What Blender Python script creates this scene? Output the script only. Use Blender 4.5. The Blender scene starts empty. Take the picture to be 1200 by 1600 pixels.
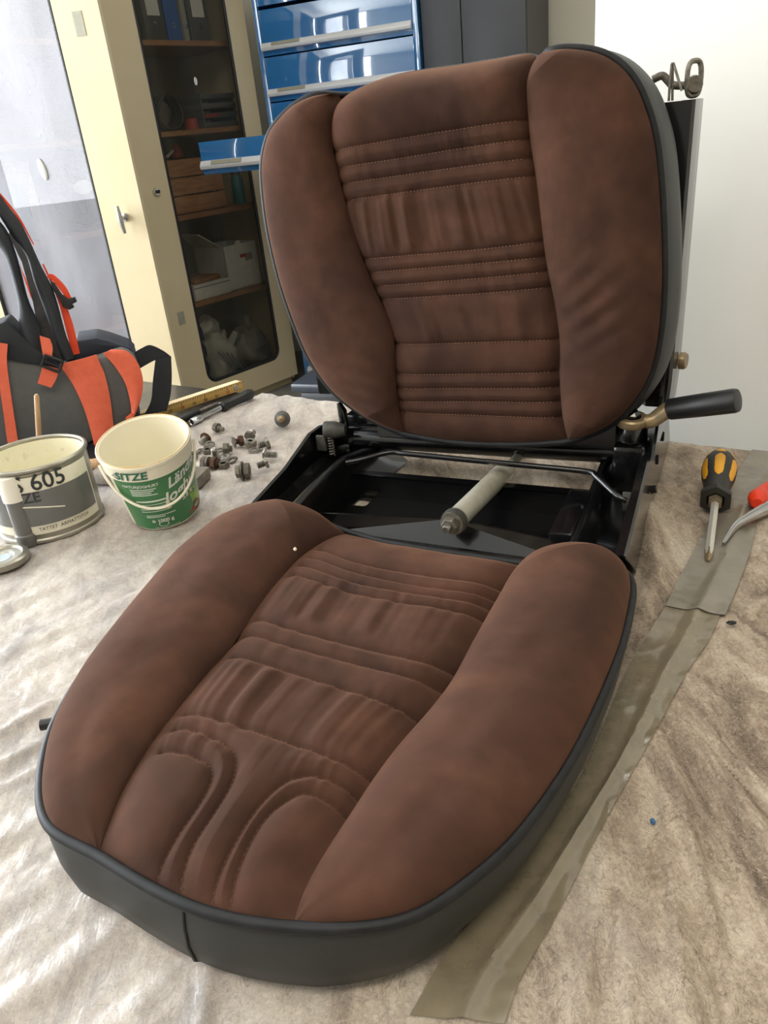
import bpy, bmesh, math, random
import numpy as np
from mathutils import Vector, Matrix

random.seed(7)
rng = np.random.default_rng(11)
SC = bpy.context.scene
COL = SC.collection
PI = math.pi

# ---------------------------------------------------------------- camera, world, lights, exposure
cam = bpy.data.cameras.new('camera')
cam.sensor_fit = 'VERTICAL'
cam.sensor_height = 36.0
cam.sensor_width = 27.0
cam.lens = 27.45                       # phone main camera
cam.clip_start = 0.02
camo = bpy.data.objects.new('camera', cam)
camo.matrix_world = Matrix(((0.994219, 0.107376, 0.0, 0.0),
                            (-0.046871, 0.433990, -0.899697, 0.0),
                            (-0.096606, 0.894496, 0.436514, 0.5),
                            (0, 0, 0, 1)))
COL.objects.link(camo)
SC.camera = camo

world = bpy.data.worlds.new('World')
SC.world = world
world.use_nodes = True
wb = world.node_tree.nodes['Background']
wb.inputs[0].default_value = (0.75, 0.85, 1.0, 1)
wb.inputs[1].default_value = 0.25

SC.view_settings.view_transform = 'Standard'
SC.view_settings.look = 'None'
SC.view_settings.gamma = 1.0
SC.view_settings.use_curve_mapping = False
SC.view_settings.exposure = 0.0

AX = Vector((0.6428, 0.7660, 0))       # room axis running away along the left wall
BX = Vector((-0.7660, 0.6428, 0))      # room axis towards the left wall
def room(a, b, z):
    return AX * a + BX * b + Vector((0, 0, z))

def area_light(name, loc, direction, sx, sy, power, color):
    l = bpy.data.lights.new(name, 'AREA')
    l.shape = 'RECTANGLE'; l.size = sx; l.size_y = sy
    l.energy = power; l.color = color
    o = bpy.data.objects.new(name, l)
    o.location = loc
    o.rotation_euler = Vector(direction).to_track_quat('-Z', 'Y').to_euler()
    COL.objects.link(o)
    return o
# daylight through the two big window bays in the left wall, beside the cupboard
area_light('window_daylight', room(-0.35, 3.84, 0.95), -BX, 2.4, 1.75, 240, (0.86, 0.93, 1.0))
# the window bays in the wall behind the photographer and the ceiling lamp
for wb_, ww_ in ((3.55, 0.75), (2.55, 0.80)):
    area_light('window_daylight', room(-2.88, wb_, 1.25), AX, ww_, 2.1, 40, (0.93, 0.96, 1.0))
area_light('ceiling_fill_light', room(-0.7, -0.1, 2.3), (0, 0, -1), 1.6, 0.5, 32, (1.0, 0.90, 0.76))
area_light('ceiling_fill_light', room(2.0, 1.2, 2.3), (0, 0, -1), 1.6, 0.5, 25, (1.0, 0.95, 0.88))  # added unseen fill, brightens the cupboard doors and the shelves inside

# ---------------------------------------------------------------- material helpers
def lin(c):
    def f(v):
        v /= 255.0
        return v / 12.92 if v <= 0.04045 else ((v + 0.055) / 1.055) ** 2.4
    return tuple(f(v) for v in c) + (1,)

def mat(name, rgb, rough=0.5, metal=0.0, rgb2=None, nscale=20.0, stretch=(1, 1, 1), lo=0.35, hi=0.65, bump=0.0,
        bscale=200.0, bstretch=(1, 1, 1), bdist=0.002, sheen=0.0, coat=0.0, coat_rough=0.1, spec=None, trans=0.0, alpha=1.0, emit=0, rough2=None):
    m = bpy.data.materials.new(name)
    m.use_nodes = True
    nt = m.node_tree; N = nt.nodes; L = nt.links
    b = N['Principled BSDF']
    b.inputs['Base Color'].default_value = lin(rgb)
    b.inputs['Roughness'].default_value = rough
    b.inputs['Metallic'].default_value = metal
    if spec is not None: b.inputs['Specular IOR Level'].default_value = spec
    if sheen:
        b.inputs['Sheen Weight'].default_value = sheen
        b.inputs['Sheen Roughness'].default_value = 0.45
        b.inputs['Sheen Tint'].default_value = lin((205, 160, 130))
    if coat:
        b.inputs['Coat Weight'].default_value = coat
        b.inputs['Coat Roughness'].default_value = coat_rough
    if trans: b.inputs['Transmission Weight'].default_value = trans
    if alpha < 1: b.inputs['Alpha'].default_value = alpha
    tc = N.new('ShaderNodeTexCoord')
    def noise(scale, st, detail=5.0):
        mp = N.new('ShaderNodeMapping'); mp.inputs['Scale'].default_value = st
        L.new(tc.outputs['Object'], mp.inputs['Vector'])
        n = N.new('ShaderNodeTexNoise'); n.inputs['Scale'].default_value = scale; n.inputs['Detail'].default_value = detail
        n.inputs['Roughness'].default_value = 0.6
        L.new(mp.outputs['Vector'], n.inputs['Vector'])
        return n
    if rgb2 is not None:
        n = noise(nscale, stretch)
        r = N.new('ShaderNodeValToRGB')
        r.color_ramp.elements[0].position = lo; r.color_ramp.elements[0].color = lin(rgb)
        r.color_ramp.elements[1].position = hi; r.color_ramp.elements[1].color = lin(rgb2)
        L.new(n.outputs['Fac'], r.inputs['Fac'])
        L.new(r.outputs['Color'], b.inputs['Base Color'])
        if rough2 is not None:
            mr = N.new('ShaderNodeMapRange'); mr.inputs['From Min'].default_value = lo; mr.inputs['From Max'].default_value = hi
            mr.inputs['To Min'].default_value = rough; mr.inputs['To Max'].default_value = rough2
            L.new(n.outputs['Fac'], mr.inputs['Value']); L.new(mr.outputs['Result'], b.inputs['Roughness'])
    if bump:
        n = noise(bscale, bstretch)
        bp = N.new('ShaderNodeBump'); bp.inputs['Strength'].default_value = bump; bp.inputs['Distance'].default_value = bdist
        L.new(n.outputs['Fac'], bp.inputs['Height'])
        L.new(bp.outputs['Normal'], b.inputs['Normal'])
    m['tree'] = 1
    return m

def glass_mat(name, tint, haze, haze_rgb, rough=0.0, ior=1.5):
    """thin pane: clear see-through, mirror reflection by Fresnel, plus a little dust and pale haze"""
    m = bpy.data.materials.new(name); m.use_nodes = True
    nt = m.node_tree; N = nt.nodes; L = nt.links
    N.remove(N['Principled BSDF'])
    out = N['Material Output']
    tr = N.new('ShaderNodeBsdfTransparent'); tr.inputs['Color'].default_value = tint
    gl = N.new('ShaderNodeBsdfGlossy'); gl.inputs['Roughness'].default_value = rough
    fr = N.new('ShaderNodeFresnel'); fr.inputs['IOR'].default_value = ior
    df = N.new('ShaderNodeBsdfDiffuse'); df.inputs['Color'].default_value = lin(haze_rgb)
    tc = N.new('ShaderNodeTexCoord')
    mp = N.new('ShaderNodeMapping'); mp.inputs['Scale'].default_value = (1, 1, 0.35); L.new(tc.outputs['Object'], mp.inputs['Vector'])
    nz = N.new('ShaderNodeTexNoise'); nz.inputs['Scale'].default_value = 5; nz.inputs['Detail'].default_value = 6
    L.new(mp.outputs['Vector'], nz.inputs['Vector'])
    mr = N.new('ShaderNodeMapRange'); mr.inputs['From Min'].default_value = 0.3; mr.inputs['From Max'].default_value = 0.7
    mr.inputs['To Min'].default_value = haze * 0.65; mr.inputs['To Max'].default_value = haze * 1.3
    L.new(nz.outputs['Fac'], mr.inputs['Value'])
    m1 = N.new('ShaderNodeMixShader'); m2 = N.new('ShaderNodeMixShader')
    L.new(mr.outputs['Result'], m1.inputs['Fac']); L.new(tr.outputs[0], m1.inputs[1]); L.new(df.outputs[0], m1.inputs[2])
    L.new(fr.outputs['Fac'], m2.inputs['Fac']); L.new(m1.outputs[0], m2.inputs[1]); L.new(gl.outputs[0], m2.inputs[2])
    L.new(m2.outputs[0], out.inputs['Surface'])
    return m

M = {}
M['cream_wall'] = mat('cream_wall_paint', (233, 231, 222), 0.6, rgb2=(241, 239, 231), nscale=1.6, bump=0.08, bscale=90)
M['far_wall'] = mat('far_wall_paint', (238, 231, 212), 0.6, rgb2=(242, 236, 218), nscale=2)
M['ceiling'] = mat('ceiling_paint', (232, 230, 224), 0.8, rgb2=(238, 236, 230), nscale=2)
M['floor'] = mat('concrete_floor', (120, 118, 112), 0.6, rgb2=(146, 143, 136), nscale=3, bump=0.1, bscale=60)
M['black_gloss'] = mat('gloss_black_paint', (11, 11, 12), 0.2, rgb2=(15, 15, 16), nscale=6, spec=0.5, coat=0.35, coat_rough=0.08, bump=0.02, bscale=30)
M['black_plastic'] = mat('black_plastic', (22, 22, 23), 0.42, rgb2=(30, 30, 31), nscale=30, bump=0.05, bscale=400)
M['grey_rubber'] = mat('worn_grey_rubber', (66, 65, 60), 0.55, rgb2=(84, 82, 76), nscale=60, bump=0.2, bscale=300)
M['brass_steel'] = mat('yellowed_steel', (158, 136, 100), 0.36, 0.45, rgb2=(120, 108, 90), nscale=40, bump=0.1, bscale=250)
M['zinc'] = mat('zinc_plated_steel', (190, 186, 166), 0.26, 0.4, rgb2=(226, 222, 206), nscale=14, bump=0.05, bscale=120, rough2=0.2)
M['chrome'] = mat('polished_steel', (205, 205, 206), 0.14, 1.0, rgb2=(190, 190, 192), nscale=40, bump=0.03, bscale=200)
M['dark_steel'] = mat('dark_oxide_steel', (82, 78, 71), 0.5, 0.4, rgb2=(118, 110, 98), nscale=150, bump=0.3, bscale=500)
M['old_steel'] = mat('dull_old_steel', (142, 137, 124), 0.45, 0.5, rgb2=(104, 99, 90), nscale=150, bump=0.3, bscale=500)
M['bright_bolt'] = mat('bright_old_zinc', (170, 168, 160), 0.35, 0.9, rgb2=(130, 127, 118), nscale=160, bump=0.2, bscale=500)
M['rusty_steel'] = mat('rusty_steel', (96, 62, 40), 0.65, 0.35, rgb2=(66, 47, 36), nscale=220, bump=0.4, bscale=500)
M['vinyl'] = mat('black_vinyl', (33, 35, 33), 0.5, rgb2=(38, 40, 37), nscale=12, bump=0.22, bscale=900, bdist=0.0006)
M['piping'] = mat('black_piping_vinyl', (18, 19, 20), 0.55, spec=0.3, rgb2=(30, 31, 33), nscale=60, bump=0.1, bscale=800, bdist=0.0004)
M['thread'] = mat('tan_thread', (158, 122, 96), 0.8, rgb2=(132, 98, 76), nscale=300)
M['thread_dark'] = mat('brown_thread', (96, 68, 54), 0.8, rgb2=(84, 58, 46), nscale=300)
M['lint'] = mat('pale_lint', (200, 180, 150), 0.9, rgb2=(220, 205, 180), nscale=300)

def suede():
    m = bpy.data.materials.new('brown_suede'); m.use_nodes = True
    nt = m.node_tree; N = nt.nodes; L = nt.links; b = N['Principled BSDF']
    b.inputs['Roughness'].default_value = 0.92
    b.inputs['Specular IOR Level'].default_value = 0.15
    b.inputs['Sheen Weight'].default_value = 0.22
    b.inputs['Sheen Roughness'].default_value = 0.4
    b.inputs['Sheen Tint'].default_value = lin((214, 158, 122))
    tc = N.new('ShaderNodeTexCoord')
    n1 = N.new('ShaderNodeTexNoise'); n1.inputs['Scale'].default_value = 9; n1.inputs['Detail'].default_value = 6; n1.inputs['Distortion'].default_value = 0.6
    n2 = N.new('ShaderNodeTexNoise'); n2.inputs['Scale'].default_value = 900; n2.inputs['Detail'].default_value = 3
    n3 = N.new('ShaderNodeTexNoise'); n3.inputs['Scale'].default_value = 45; n3.inputs['Detail'].default_value = 5
    for n in (n1, n2, n3): L.new(tc.outputs['Object'], n.inputs['Vector'])
    r = N.new('ShaderNodeValToRGB'); e = r.color_ramp.elements
    e[0].position = 0.26; e[0].color = lin((52, 34, 27)); e[1].position = 0.76; e[1].color = lin((84, 55, 41))
    L.new(n1.outputs['Fac'], r.inputs['Fac'])
    mx = N.new('ShaderNodeMix'); mx.data_type = 'RGBA'; mx.blend_type = 'OVERLAY'; mx.inputs['Factor'].default_value = 0.32
    L.new(r.outputs['Color'], mx.inputs['A']); L.new(n3.outputs['Fac'], mx.inputs['B'])
    hs = N.new('ShaderNodeHueSaturation'); hs.inputs['Saturation'].default_value = 0.95
    L.new(mx.outputs['Result'], hs.inputs['Color']); L.new(hs.outputs['Color'], b.inputs['Base Color'])
    bp = N.new('ShaderNodeBump'); bp.inputs['Strength'].default_value = 0.25; bp.inputs['Distance'].default_value = 0.0006
    L.new(n2.outputs['Fac'], bp.inputs['Height']); L.new(bp.outputs['Normal'], b.inputs['Normal'])
    return m
M['suede'] = suede()

def felt():
    m = bpy.data.materials.new('film_backed_felt'); m.use_nodes = True
    nt = m.node_tree; N = nt.nodes; L = nt.links; b = N['Principled BSDF']
    tc = N.new('ShaderNodeTexCoord')
    def noise(scale, detail, st=(1, 1, 1), rot=0.0, dist=0.0, rough=0.65):
        mp = N.new('ShaderNodeMapping'); mp.inputs['Scale'].default_value = st; mp.inputs['Rotation'].default_value = (0, 0, rot)
        L.new(tc.outputs['Object'], mp.inputs['Vector'])
        n = N.new('ShaderNodeTexNoise'); n.inputs['Scale'].default_value = scale; n.inputs['Detail'].default_value = detail
        n.inputs['Distortion'].default_value = dist; n.inputs['Roughness'].default_value = rough
        L.new(mp.outputs['Vector'], n.inputs['Vector']); return n
    def ramp(n, stops):
        r = N.new('ShaderNodeValToRGB'); cr = r.color_ramp
        cr.elements[0].position = stops[0][0]; cr.elements[0].color = stops[0][1]
        cr.elements[1].position = stops[-1][0]; cr.elements[1].color = stops[-1][1]
        for p, c in stops[1:-1]:
            e = cr.elements.new(p); e.color = c
        L.new(n.outputs['Fac'], r.inputs['Fac']); return r
    def mix(fac, a, c, blend='MIX'):
        x = N.new('ShaderNodeMix'); x.data_type = 'RGBA'; x.blend_type = blend
        if isinstance(fac, float): x.inputs['Factor'].default_value = fac
        else: L.new(fac, x.inputs['Factor'])
        L.new(a, x.inputs['A'])
        if isinstance(c, tuple): x.inputs['B'].default_value = c
        else: L.new(c, x.inputs['B'])
        return x.outputs['Result']
    blotch = ramp(noise(12, 12, (1.5, 0.55, 1), 0.12, dist=0.5, rough=0.72), [(0.30, lin((92, 80, 70))), (0.41, lin((136, 121, 106))), (0.50, lin((172, 156, 138))), (0.59, lin((194, 180, 162))), (0.72, lin((224, 214, 199)))])  # felt mottling, stretched along the folds so its streaks also mimic fold shading
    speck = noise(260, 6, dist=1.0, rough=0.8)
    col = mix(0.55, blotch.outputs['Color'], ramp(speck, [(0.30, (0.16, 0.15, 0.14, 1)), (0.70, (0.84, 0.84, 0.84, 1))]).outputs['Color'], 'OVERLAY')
    # single matted fibres: thin contour lines of a noise field
    g0 = (0, 0, 0, 1); g1 = (0.5, 0.5, 0.5, 1)
    f1 = ramp(noise(64, 2, dist=1.6), [(0.485, g0), (0.5, g1), (0.515, g0)])
    f2 = ramp(noise(90, 2, (1, 0.6, 1), 0.8, 2.0), [(0.487, g0), (0.5, g1), (0.513, g0)])
    f3 = ramp(noise(46, 3, (1, 0.5, 1), -0.6, 1.4), [(0.488, g0), (0.5, (0.5, 0.5, 0.5, 1)), (0.512, g0)])
    col = mix(f1.outputs['Color'], col, lin((204, 193, 176)))
    col = mix(f2.outputs['Color'], col, lin((192, 178, 158)))
    col = mix(f3.outputs['Color'], col, lin((74, 64, 56)))
    # coloured rag flecks in the recycled felt
    fl = ramp(noise(22, 5, dist=0.9), [(0.66, g0), (0.76, (0.55, 0.55, 0.55, 1))])
    rh = ramp(noise(6, 2), [(0.0, lin((84, 96, 112))), (0.46, lin((84, 96, 112))), (0.5, lin((150, 84, 74))), (0.56, lin((160, 100, 62))), (0.62, lin((72, 66, 62)))])
    col = mix(fl.outputs['Color'], col, rh.outputs['Color'])
    # plastic film, fading out to the right; its window sheen also whitened into the colour
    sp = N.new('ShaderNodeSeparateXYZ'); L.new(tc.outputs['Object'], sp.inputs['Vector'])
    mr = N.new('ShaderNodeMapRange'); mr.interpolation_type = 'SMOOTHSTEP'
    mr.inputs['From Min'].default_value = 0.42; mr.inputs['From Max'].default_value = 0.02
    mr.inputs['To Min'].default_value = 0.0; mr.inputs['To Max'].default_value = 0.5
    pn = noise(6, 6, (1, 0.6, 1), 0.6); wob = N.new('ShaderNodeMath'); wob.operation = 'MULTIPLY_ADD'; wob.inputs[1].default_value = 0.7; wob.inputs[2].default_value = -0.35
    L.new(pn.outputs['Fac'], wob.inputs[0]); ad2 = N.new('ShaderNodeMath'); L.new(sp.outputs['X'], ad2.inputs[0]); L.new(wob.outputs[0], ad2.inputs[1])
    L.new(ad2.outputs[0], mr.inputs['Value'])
    sheen_white = N.new('ShaderNodeMath'); sheen_white.operation = 'MULTIPLY'; sheen_white.inputs[1].default_value = 0.75; L.new(mr.outputs['Result'], sheen_white.inputs[0])
    col = mix(sheen_white.outputs[0], col, lin((194, 193, 194)))
    L.new(col, b.inputs['Base Color'])
    b.inputs['Roughness'].default_value = 0.85
    b.inputs['Specular IOR Level'].default_value = 0.25
    L.new(mr.outputs['Result'], b.inputs['Coat Weight'])
    b.inputs['Coat Roughness'].default_value = 0.26
    film = noise(30, 6, (1, 0.22, 1), 0.75, 0.6)
    bc = N.new('ShaderNodeBump'); bc.inputs['Strength'].default_value = 0.8; bc.inputs['Distance'].default_value = 0.004
    L.new(film.outputs['Fac'], bc.inputs['Height']); L.new(bc.outputs['Normal'], b.inputs['Coat Normal'])
    hgt = mix(0.5, speck.outputs['Color'], blotch.outputs['Color'], 'ADD')
    bp = N.new('ShaderNodeBump'); bp.inputs['Strength'].default_value = 0.7; bp.inputs['Distance'].default_value = 0.0016
    L.new(hgt, bp.inputs['Height']); L.new(bp.outputs['Normal'], b.inputs['Normal'])
    return m
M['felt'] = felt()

# ---------------------------------------------------------------- mesh helpers
class MB:
    def __init__(self): self.v = []; self.f = []
    def add(self, verts, faces):
        k = len(self.v)
        self.v += [tuple(float(c) for c in p) for p in verts]
        self.f += [tuple(k + int(i) for i in f) for f in faces]
        return self
    def grid(self, P, flip=False, close_u=False, close_v=False):
        """P: array (m, n, 3)"""
        P = np.asarray(P); m, n = P.shape[:2]
        F = []
        for i in range(m if close_u else m - 1):
            for j in range(n if close_v else n - 1):
                a, b2, c, d = i * n + j, i * n + (j + 1) % n, ((i + 1) % m) * n + (j + 1) % n, ((i + 1) % m) * n + j
                F.append((a, d, c, b2) if flip else (a, b2, c, d))
        return self.add(P.reshape(-1, 3), F)
    def box(self, c, s, rot=None, bev=0.0):
        bm = bmesh.new(); bmesh.ops.create_cube(bm, size=1.0)
        for v in bm.verts: v.co = Vector((v.co.x * s[0], v.co.y * s[1], v.co.z * s[2]))
        if bev > 0:
            bmesh.ops.bevel(bm, geom=bm.edges[:], offset=bev, segments=2, affect='EDGES', profile=0.5)
        R = rot.to_3x3() if rot is not None else Matrix.Identity(3)
        bm.verts.index_update()
        self.add([R @ v.co + Vector(c) for v in bm.verts], [[v.index for v in f.verts] for f in bm.faces])
        bm.free(); return self
    def slab(self, poly, off, bev=0.0):
        """prism: planar polygon (3-D points) pushed by the vector off"""
        n = len(poly); P = [Vector(p) for p in poly]; o = Vector(off)
        bm = bmesh.new()
        a = [bm.verts.new(p) for p in P]; b = [bm.verts.new(p + o) for p in P]
        bm.faces.new(a); bm.faces.new(b[::-1])
        for i in range(n): bm.faces.new((a[i], b[i], b[(i + 1) % n], a[(i + 1) % n]))
        bmesh.ops.recalc_face_normals(bm, faces=bm.faces[:])
        if bev > 0: bmesh.ops.bevel(bm, geom=bm.edges[:], offset=bev, segments=2, affect='EDGES', profile=0.5)
        bmesh.ops.triangulate(bm, faces=[f for f in bm.faces if len(f.verts) > 4])
        bm.verts.index_update()
        self.add([v.co for v in bm.verts], [[v.index for v in f.verts] for f in bm.faces])
        bm.free(); return self
    def tube(self, path, r, seg=12, cap=True, closed=False, scale=None):
        P = [Vector(p) for p in path]; n = len(P)
        rr = r if hasattr(r, '__len__') else [r] * n
        T = []
        for i in range(n):
            a = P[(i - 1) % n] if (i > 0 or closed) else P[i]; b = P[(i + 1) % n] if (i < n - 1 or closed) else P[i]
            T.append((b - a).normalized())
        up = Vector((0, 0, 1)) if abs(T[0].z) < 0.9 else Vector((1, 0, 0))
        u = T[0].cross(up).normalized(); rows = []
        for i in range(n):
            u = (u - T[i] * u.dot(T[i])).normalized(); w = T[i].cross(u)
            rows.append([P[i] + (u * math.cos(2 * PI * k / seg) + w * math.sin(2 * PI * k / seg)) * rr[i] for k in range(seg)])
        k0 = len(self.v)
        self.grid(np.array([[tuple(p) for p in row] for row in rows]), close_u=closed, close_v=True)
        if cap and not closed:
            self.f.append(tuple(k0 + k for k in range(seg))[::-1]); self.f.append(tuple(k0 + (n - 1) * seg + k for k in range(seg)))
        return self
    def lathe(self, prof, seg=48, frame=None, a0=0.0, a1=2 * PI):
        """prof: (radius, height) pairs about local z; frame: Matrix 4x4"""
        full = abs(a1 - a0 - 2 * PI) < 1e-6
        n = seg if full else seg + 1
        rows = []
        Fm = frame if frame is not None else Matrix.Identity(4)
        for (r, z) in prof:
            rows.append([tuple(Fm @ Vector((r * math.cos(a0 + (a1 - a0) * k / seg), r * math.sin(a0 + (a1 - a0) * k / seg), z))) for k in range(n)])
        return self.grid(np.array(rows), close_v=full)
    def build(self, name, m, parent=None, smooth=True, sharp=40, org=None):
        me = bpy.data.meshes.new(name)
        V = self.v
        if org is not None: V = [(x - org[0], y - org[1], z - org[2]) for x, y, z in V]
        me.from_pydata(V, [], self.f); me.update()
        bm = bmesh.new(); bm.from_mesh(me)
        bmesh.ops.remove_doubles(bm, verts=bm.verts[:], dist=1e-6)
        bmesh.ops.recalc_face_normals(bm, faces=bm.faces[:])
        bm.to_mesh(me); bm.free()
        if smooth:
            for p in me.polygons: p.use_smooth = True
            me.set_sharp_from_angle(angle=math.radians(sharp))
        o = bpy.data.objects.new(name, me); COL.objects.link(o)
        mm = M[m] if isinstance(m, str) else m
        me.materials.append(mm)
        if parent is not None: o.parent = parent
        elif org is not None: o.location = org
        return o

def thing(name, label, cat, loc=(0, 0, 0), rz=0.0, group=None):
    o = bpy.data.objects.new(name, None); COL.objects.link(o)
    o.empty_display_size = 0.02
    o.location = loc; o.rotation_euler = (0, 0, rz); o['label'] = label; o['category'] = cat
    if group: o['group'] = group
    return o
def tag(o, label, cat, group=None):
    o['label'] = label; o['category'] = cat
    if group: o['group'] = group
    return o
def struct(o):
    o['kind'] = 'structure'; return o
def stuff(o):
    o['kind'] = 'stuff'; return o
def lab(o, label):
    o['label'] = label; return o

def resample(pts, n, smooth=True):
    """Catmull-Rom through pts, n samples evenly spaced along the length"""
    P = np.asarray(pts, float)
    if smooth and len(P) > 2:
        Q = np.vstack([2 * P[0] - P[1], P, 2 * P[-1] - P[-2]]); out = []
        for i in range(1, len(Q) - 2):
            t = np.linspace(0, 1, 14, endpoint=False)[:, None]
            p0, p1, p2, p3 = Q[i - 1], Q[i], Q[i + 1], Q[i + 2]
            out.append(0.5 * (2 * p1 + (p2 - p0) * t + (2 * p0 - 5 * p1 + 4 * p2 - p3) * t ** 2 + (3 * p1 - p0 - 3 * p2 + p3) * t ** 3))
        P = np.vstack(out + [P[-1:]])
    d = np.r_[0, np.cumsum(np.linalg.norm(np.diff(P, axis=0), axis=1))]
    s = np.linspace(0, d[-1], n)
    return np.stack([np.interp(s, d, P[:, k]) for k in range(P.shape[1])], 1)

def vnoise(x, y, seed=0):
    """smooth value noise, arrays in, about -1..1"""
    g = np.random.default_rng(seed).uniform(-1, 1, (257, 257))
    xi = np.floor(x).astype(int); yi = np.floor(y).astype(int); fx = x - xi; fy = y - yi
    fx = fx * fx * (3 - 2 * fx); fy = fy * fy * (3 - 2 * fy)
    a = g[xi % 256, yi % 256]; b = g[(xi + 1) % 256, yi % 256]; c = g[xi % 256, (yi + 1) % 256]; d = g[(xi + 1) % 256, (yi + 1) % 256]
    return (a * (1 - fx) + b * fx) * (1 - fy) + (c * (1 - fx) + d * fx) * fy

def seg_dist(P, line):
    """distance of points P (k,2) to the polyline"""
    best = np.full(len(P), 1e9)
    for a, b in zip(line[:-1], line[1:]):
        ab = b - a; t = np.clip(((P - a) @ ab) / (ab @ ab + 1e-12), 0, 1)
        best = np.minimum(best, np.hypot(*(P - a - t[:, None] * ab).T))
    return best

def text_mesh(body, size, shear=0.0, align='LEFT', bold=0.0):
    c = bpy.data.curves.new('text', 'FONT'); c.body = body; c.size = size; c.shear = shear; c.align_x = align; c.resolution_u = 3
    c.offset = bold
    o = bpy.data.objects.new('text', c)
    me = o.to_mesh()
    V = [tuple(v.co) for v in me.vertices]; F = [tuple(p.vertices) for p in me.polygons]
    o.to_mesh_clear(); bpy.data.objects.remove(o); bpy.data.curves.remove(c)
    return V, F

def frame_of(origin, zdir, xhint=(1, 0, 0)):
    z = Vector(zdir).normalized(); x = Vector(xhint); x = (x - z * x.dot(z)).normalized(); y = z.cross(x)
    return Matrix(((x.x, y.x, z.x, origin[0]), (x.y, y.y, z.y, origin[1]), (x.z, y.z, z.z, origin[2]), (0, 0, 0, 1)))

def strip(L, R, nrm, th, n=40, name='strap', m=None, parent=None, bulge=0.0, org=None):
    """flat band between two edge lines, thickness th along nrm"""
    L = resample(L, n); R = resample(R, n); N0 = np.array(nrm, float); N0 /= np.linalg.norm(N0)
    k = 7; rows = []
    for s in np.linspace(0, 1, k):
        rows.append(L * (1 - s) + R * s + N0 * bulge * math.sin(PI * s))
    T = np.array(rows)
    sect = np.concatenate([T + N0 * th / 2, (T - N0 * th / 2)[::-1]], 0)
    mb = MB(); mb.grid(sect, close_u=True)
    nn = sect.shape[1]; kk = sect.shape[0]
    mb.f.append(tuple(i * nn for i in range(kk))); mb.f.append(tuple(i * nn + nn - 1 for i in range(kk))[::-1])
    return mb.build(name, m, parent, org=org)

def local_of(o):
    Mx = Matrix.Identity(4)
    while o is not None:
        Mx = o.matrix_basis @ Mx; o = o.parent
    return Mx.inverted()
def wbuild(mb, name, m, parent, **kw):
    """build from world coordinates under a parent"""
    I = local_of(parent)
    mb.v = [tuple(I @ Vector(p)) for p in mb.v]
    return mb.build(name, m, parent, **kw)

# ---------------------------------------------------------------- the room
FZ = -0.85
CZ_ = 2.4
P1 = Vector((-0.4768,4.7289,0.0))
QB = Vector((-0.388,4.7341,0.0))
CAB = math.radians(48.87); BLU = math.radians(-23.0)
def quadwall(name, p, q, z0, z1, m, thick):
    p = Vector((p[0], p[1], 0)); q = Vector((q[0], q[1], 0)); d = (q - p).normalized(); n = Vector((d.y, -d.x, 0)) * thick
    return struct(MB().slab([p + Vector((0, 0, z0)), q + Vector((0, 0, z0)), q + Vector((0, 0, z1)), p + Vector((0, 0, z1))], n).build(name, m, smooth=False))
M['dim_wall'] = mat('dim_wall_paint', (150, 145, 135), 0.7, rgb2=(158, 153, 143), nscale=2)
M3 = [room(-3.05, 4.3, 0), room(5.2, 4.3, 0), room(5.2, -3.3, 0), room(-3.05, -3.3, 0)]
struct(MB().slab([v + Vector((0, 0, FZ - 0.1)) for v in M3], (0, 0, 0.1)).build('floor', 'floor', smooth=False))
struct(MB().slab([v + Vector((0, 0, CZ_)) for v in M3], (0, 0, 0.1)).build('ceiling', 'ceiling', smooth=False))
quadwall('wall_left', room(1.15, 3.98, 0), room(5.2, 3.98, 0), FZ, CZ_, 'cream_wall', -0.12)
quadwall('wall_left', room(-3.05, 3.98, 0), room(1.15, 3.98, 0), FZ, 0.02, 'cream_wall', -0.12)
quadwall('wall_left', room(-3.05, 3.98, 0), room(1.15, 3.98, 0), 1.9, CZ_, 'cream_wall', -0.12)
quadwall('wall_left', room(-3.05, 3.98, 0), room(-1.62, 3.98, 0), 0.02, 1.9, 'cream_wall', -0.12)
quadwall('wall_left', room(0.92, 3.98, 0), room(1.15, 3.98, 0), 0.02, 1.9, 'cream_wall', -0.12)
quadwall('wall_front', room(-3.05, 4.1, 0), room(-3.05, -3.3, 0), FZ, CZ_, 'dim_wall', -0.12)
quadwall('wall_right', room(-3.05, -3.3, 0), room(5.2, -3.3, 0), FZ, CZ_, 'far_wall', 0.12)
M['sash'] = M['cream_wall']
sB = Vector((math.cos(BLU), math.sin(BLU), 0)); nBi = Vector((-math.sin(BLU), math.cos(BLU), 0))
quadwall('wall_far', QB + nBi * 0.72 - sB * 1.2, QB + nBi * 0.72 + sB * 6.0, FZ, CZ_, 'far_wall', -0.12)
M['bench_wall'] = mat('white_bench_wall_paint', (232, 230, 222), 0.6, rgb2=(238, 236, 229), nscale=1.6, bump=0.08, bscale=90)
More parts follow.
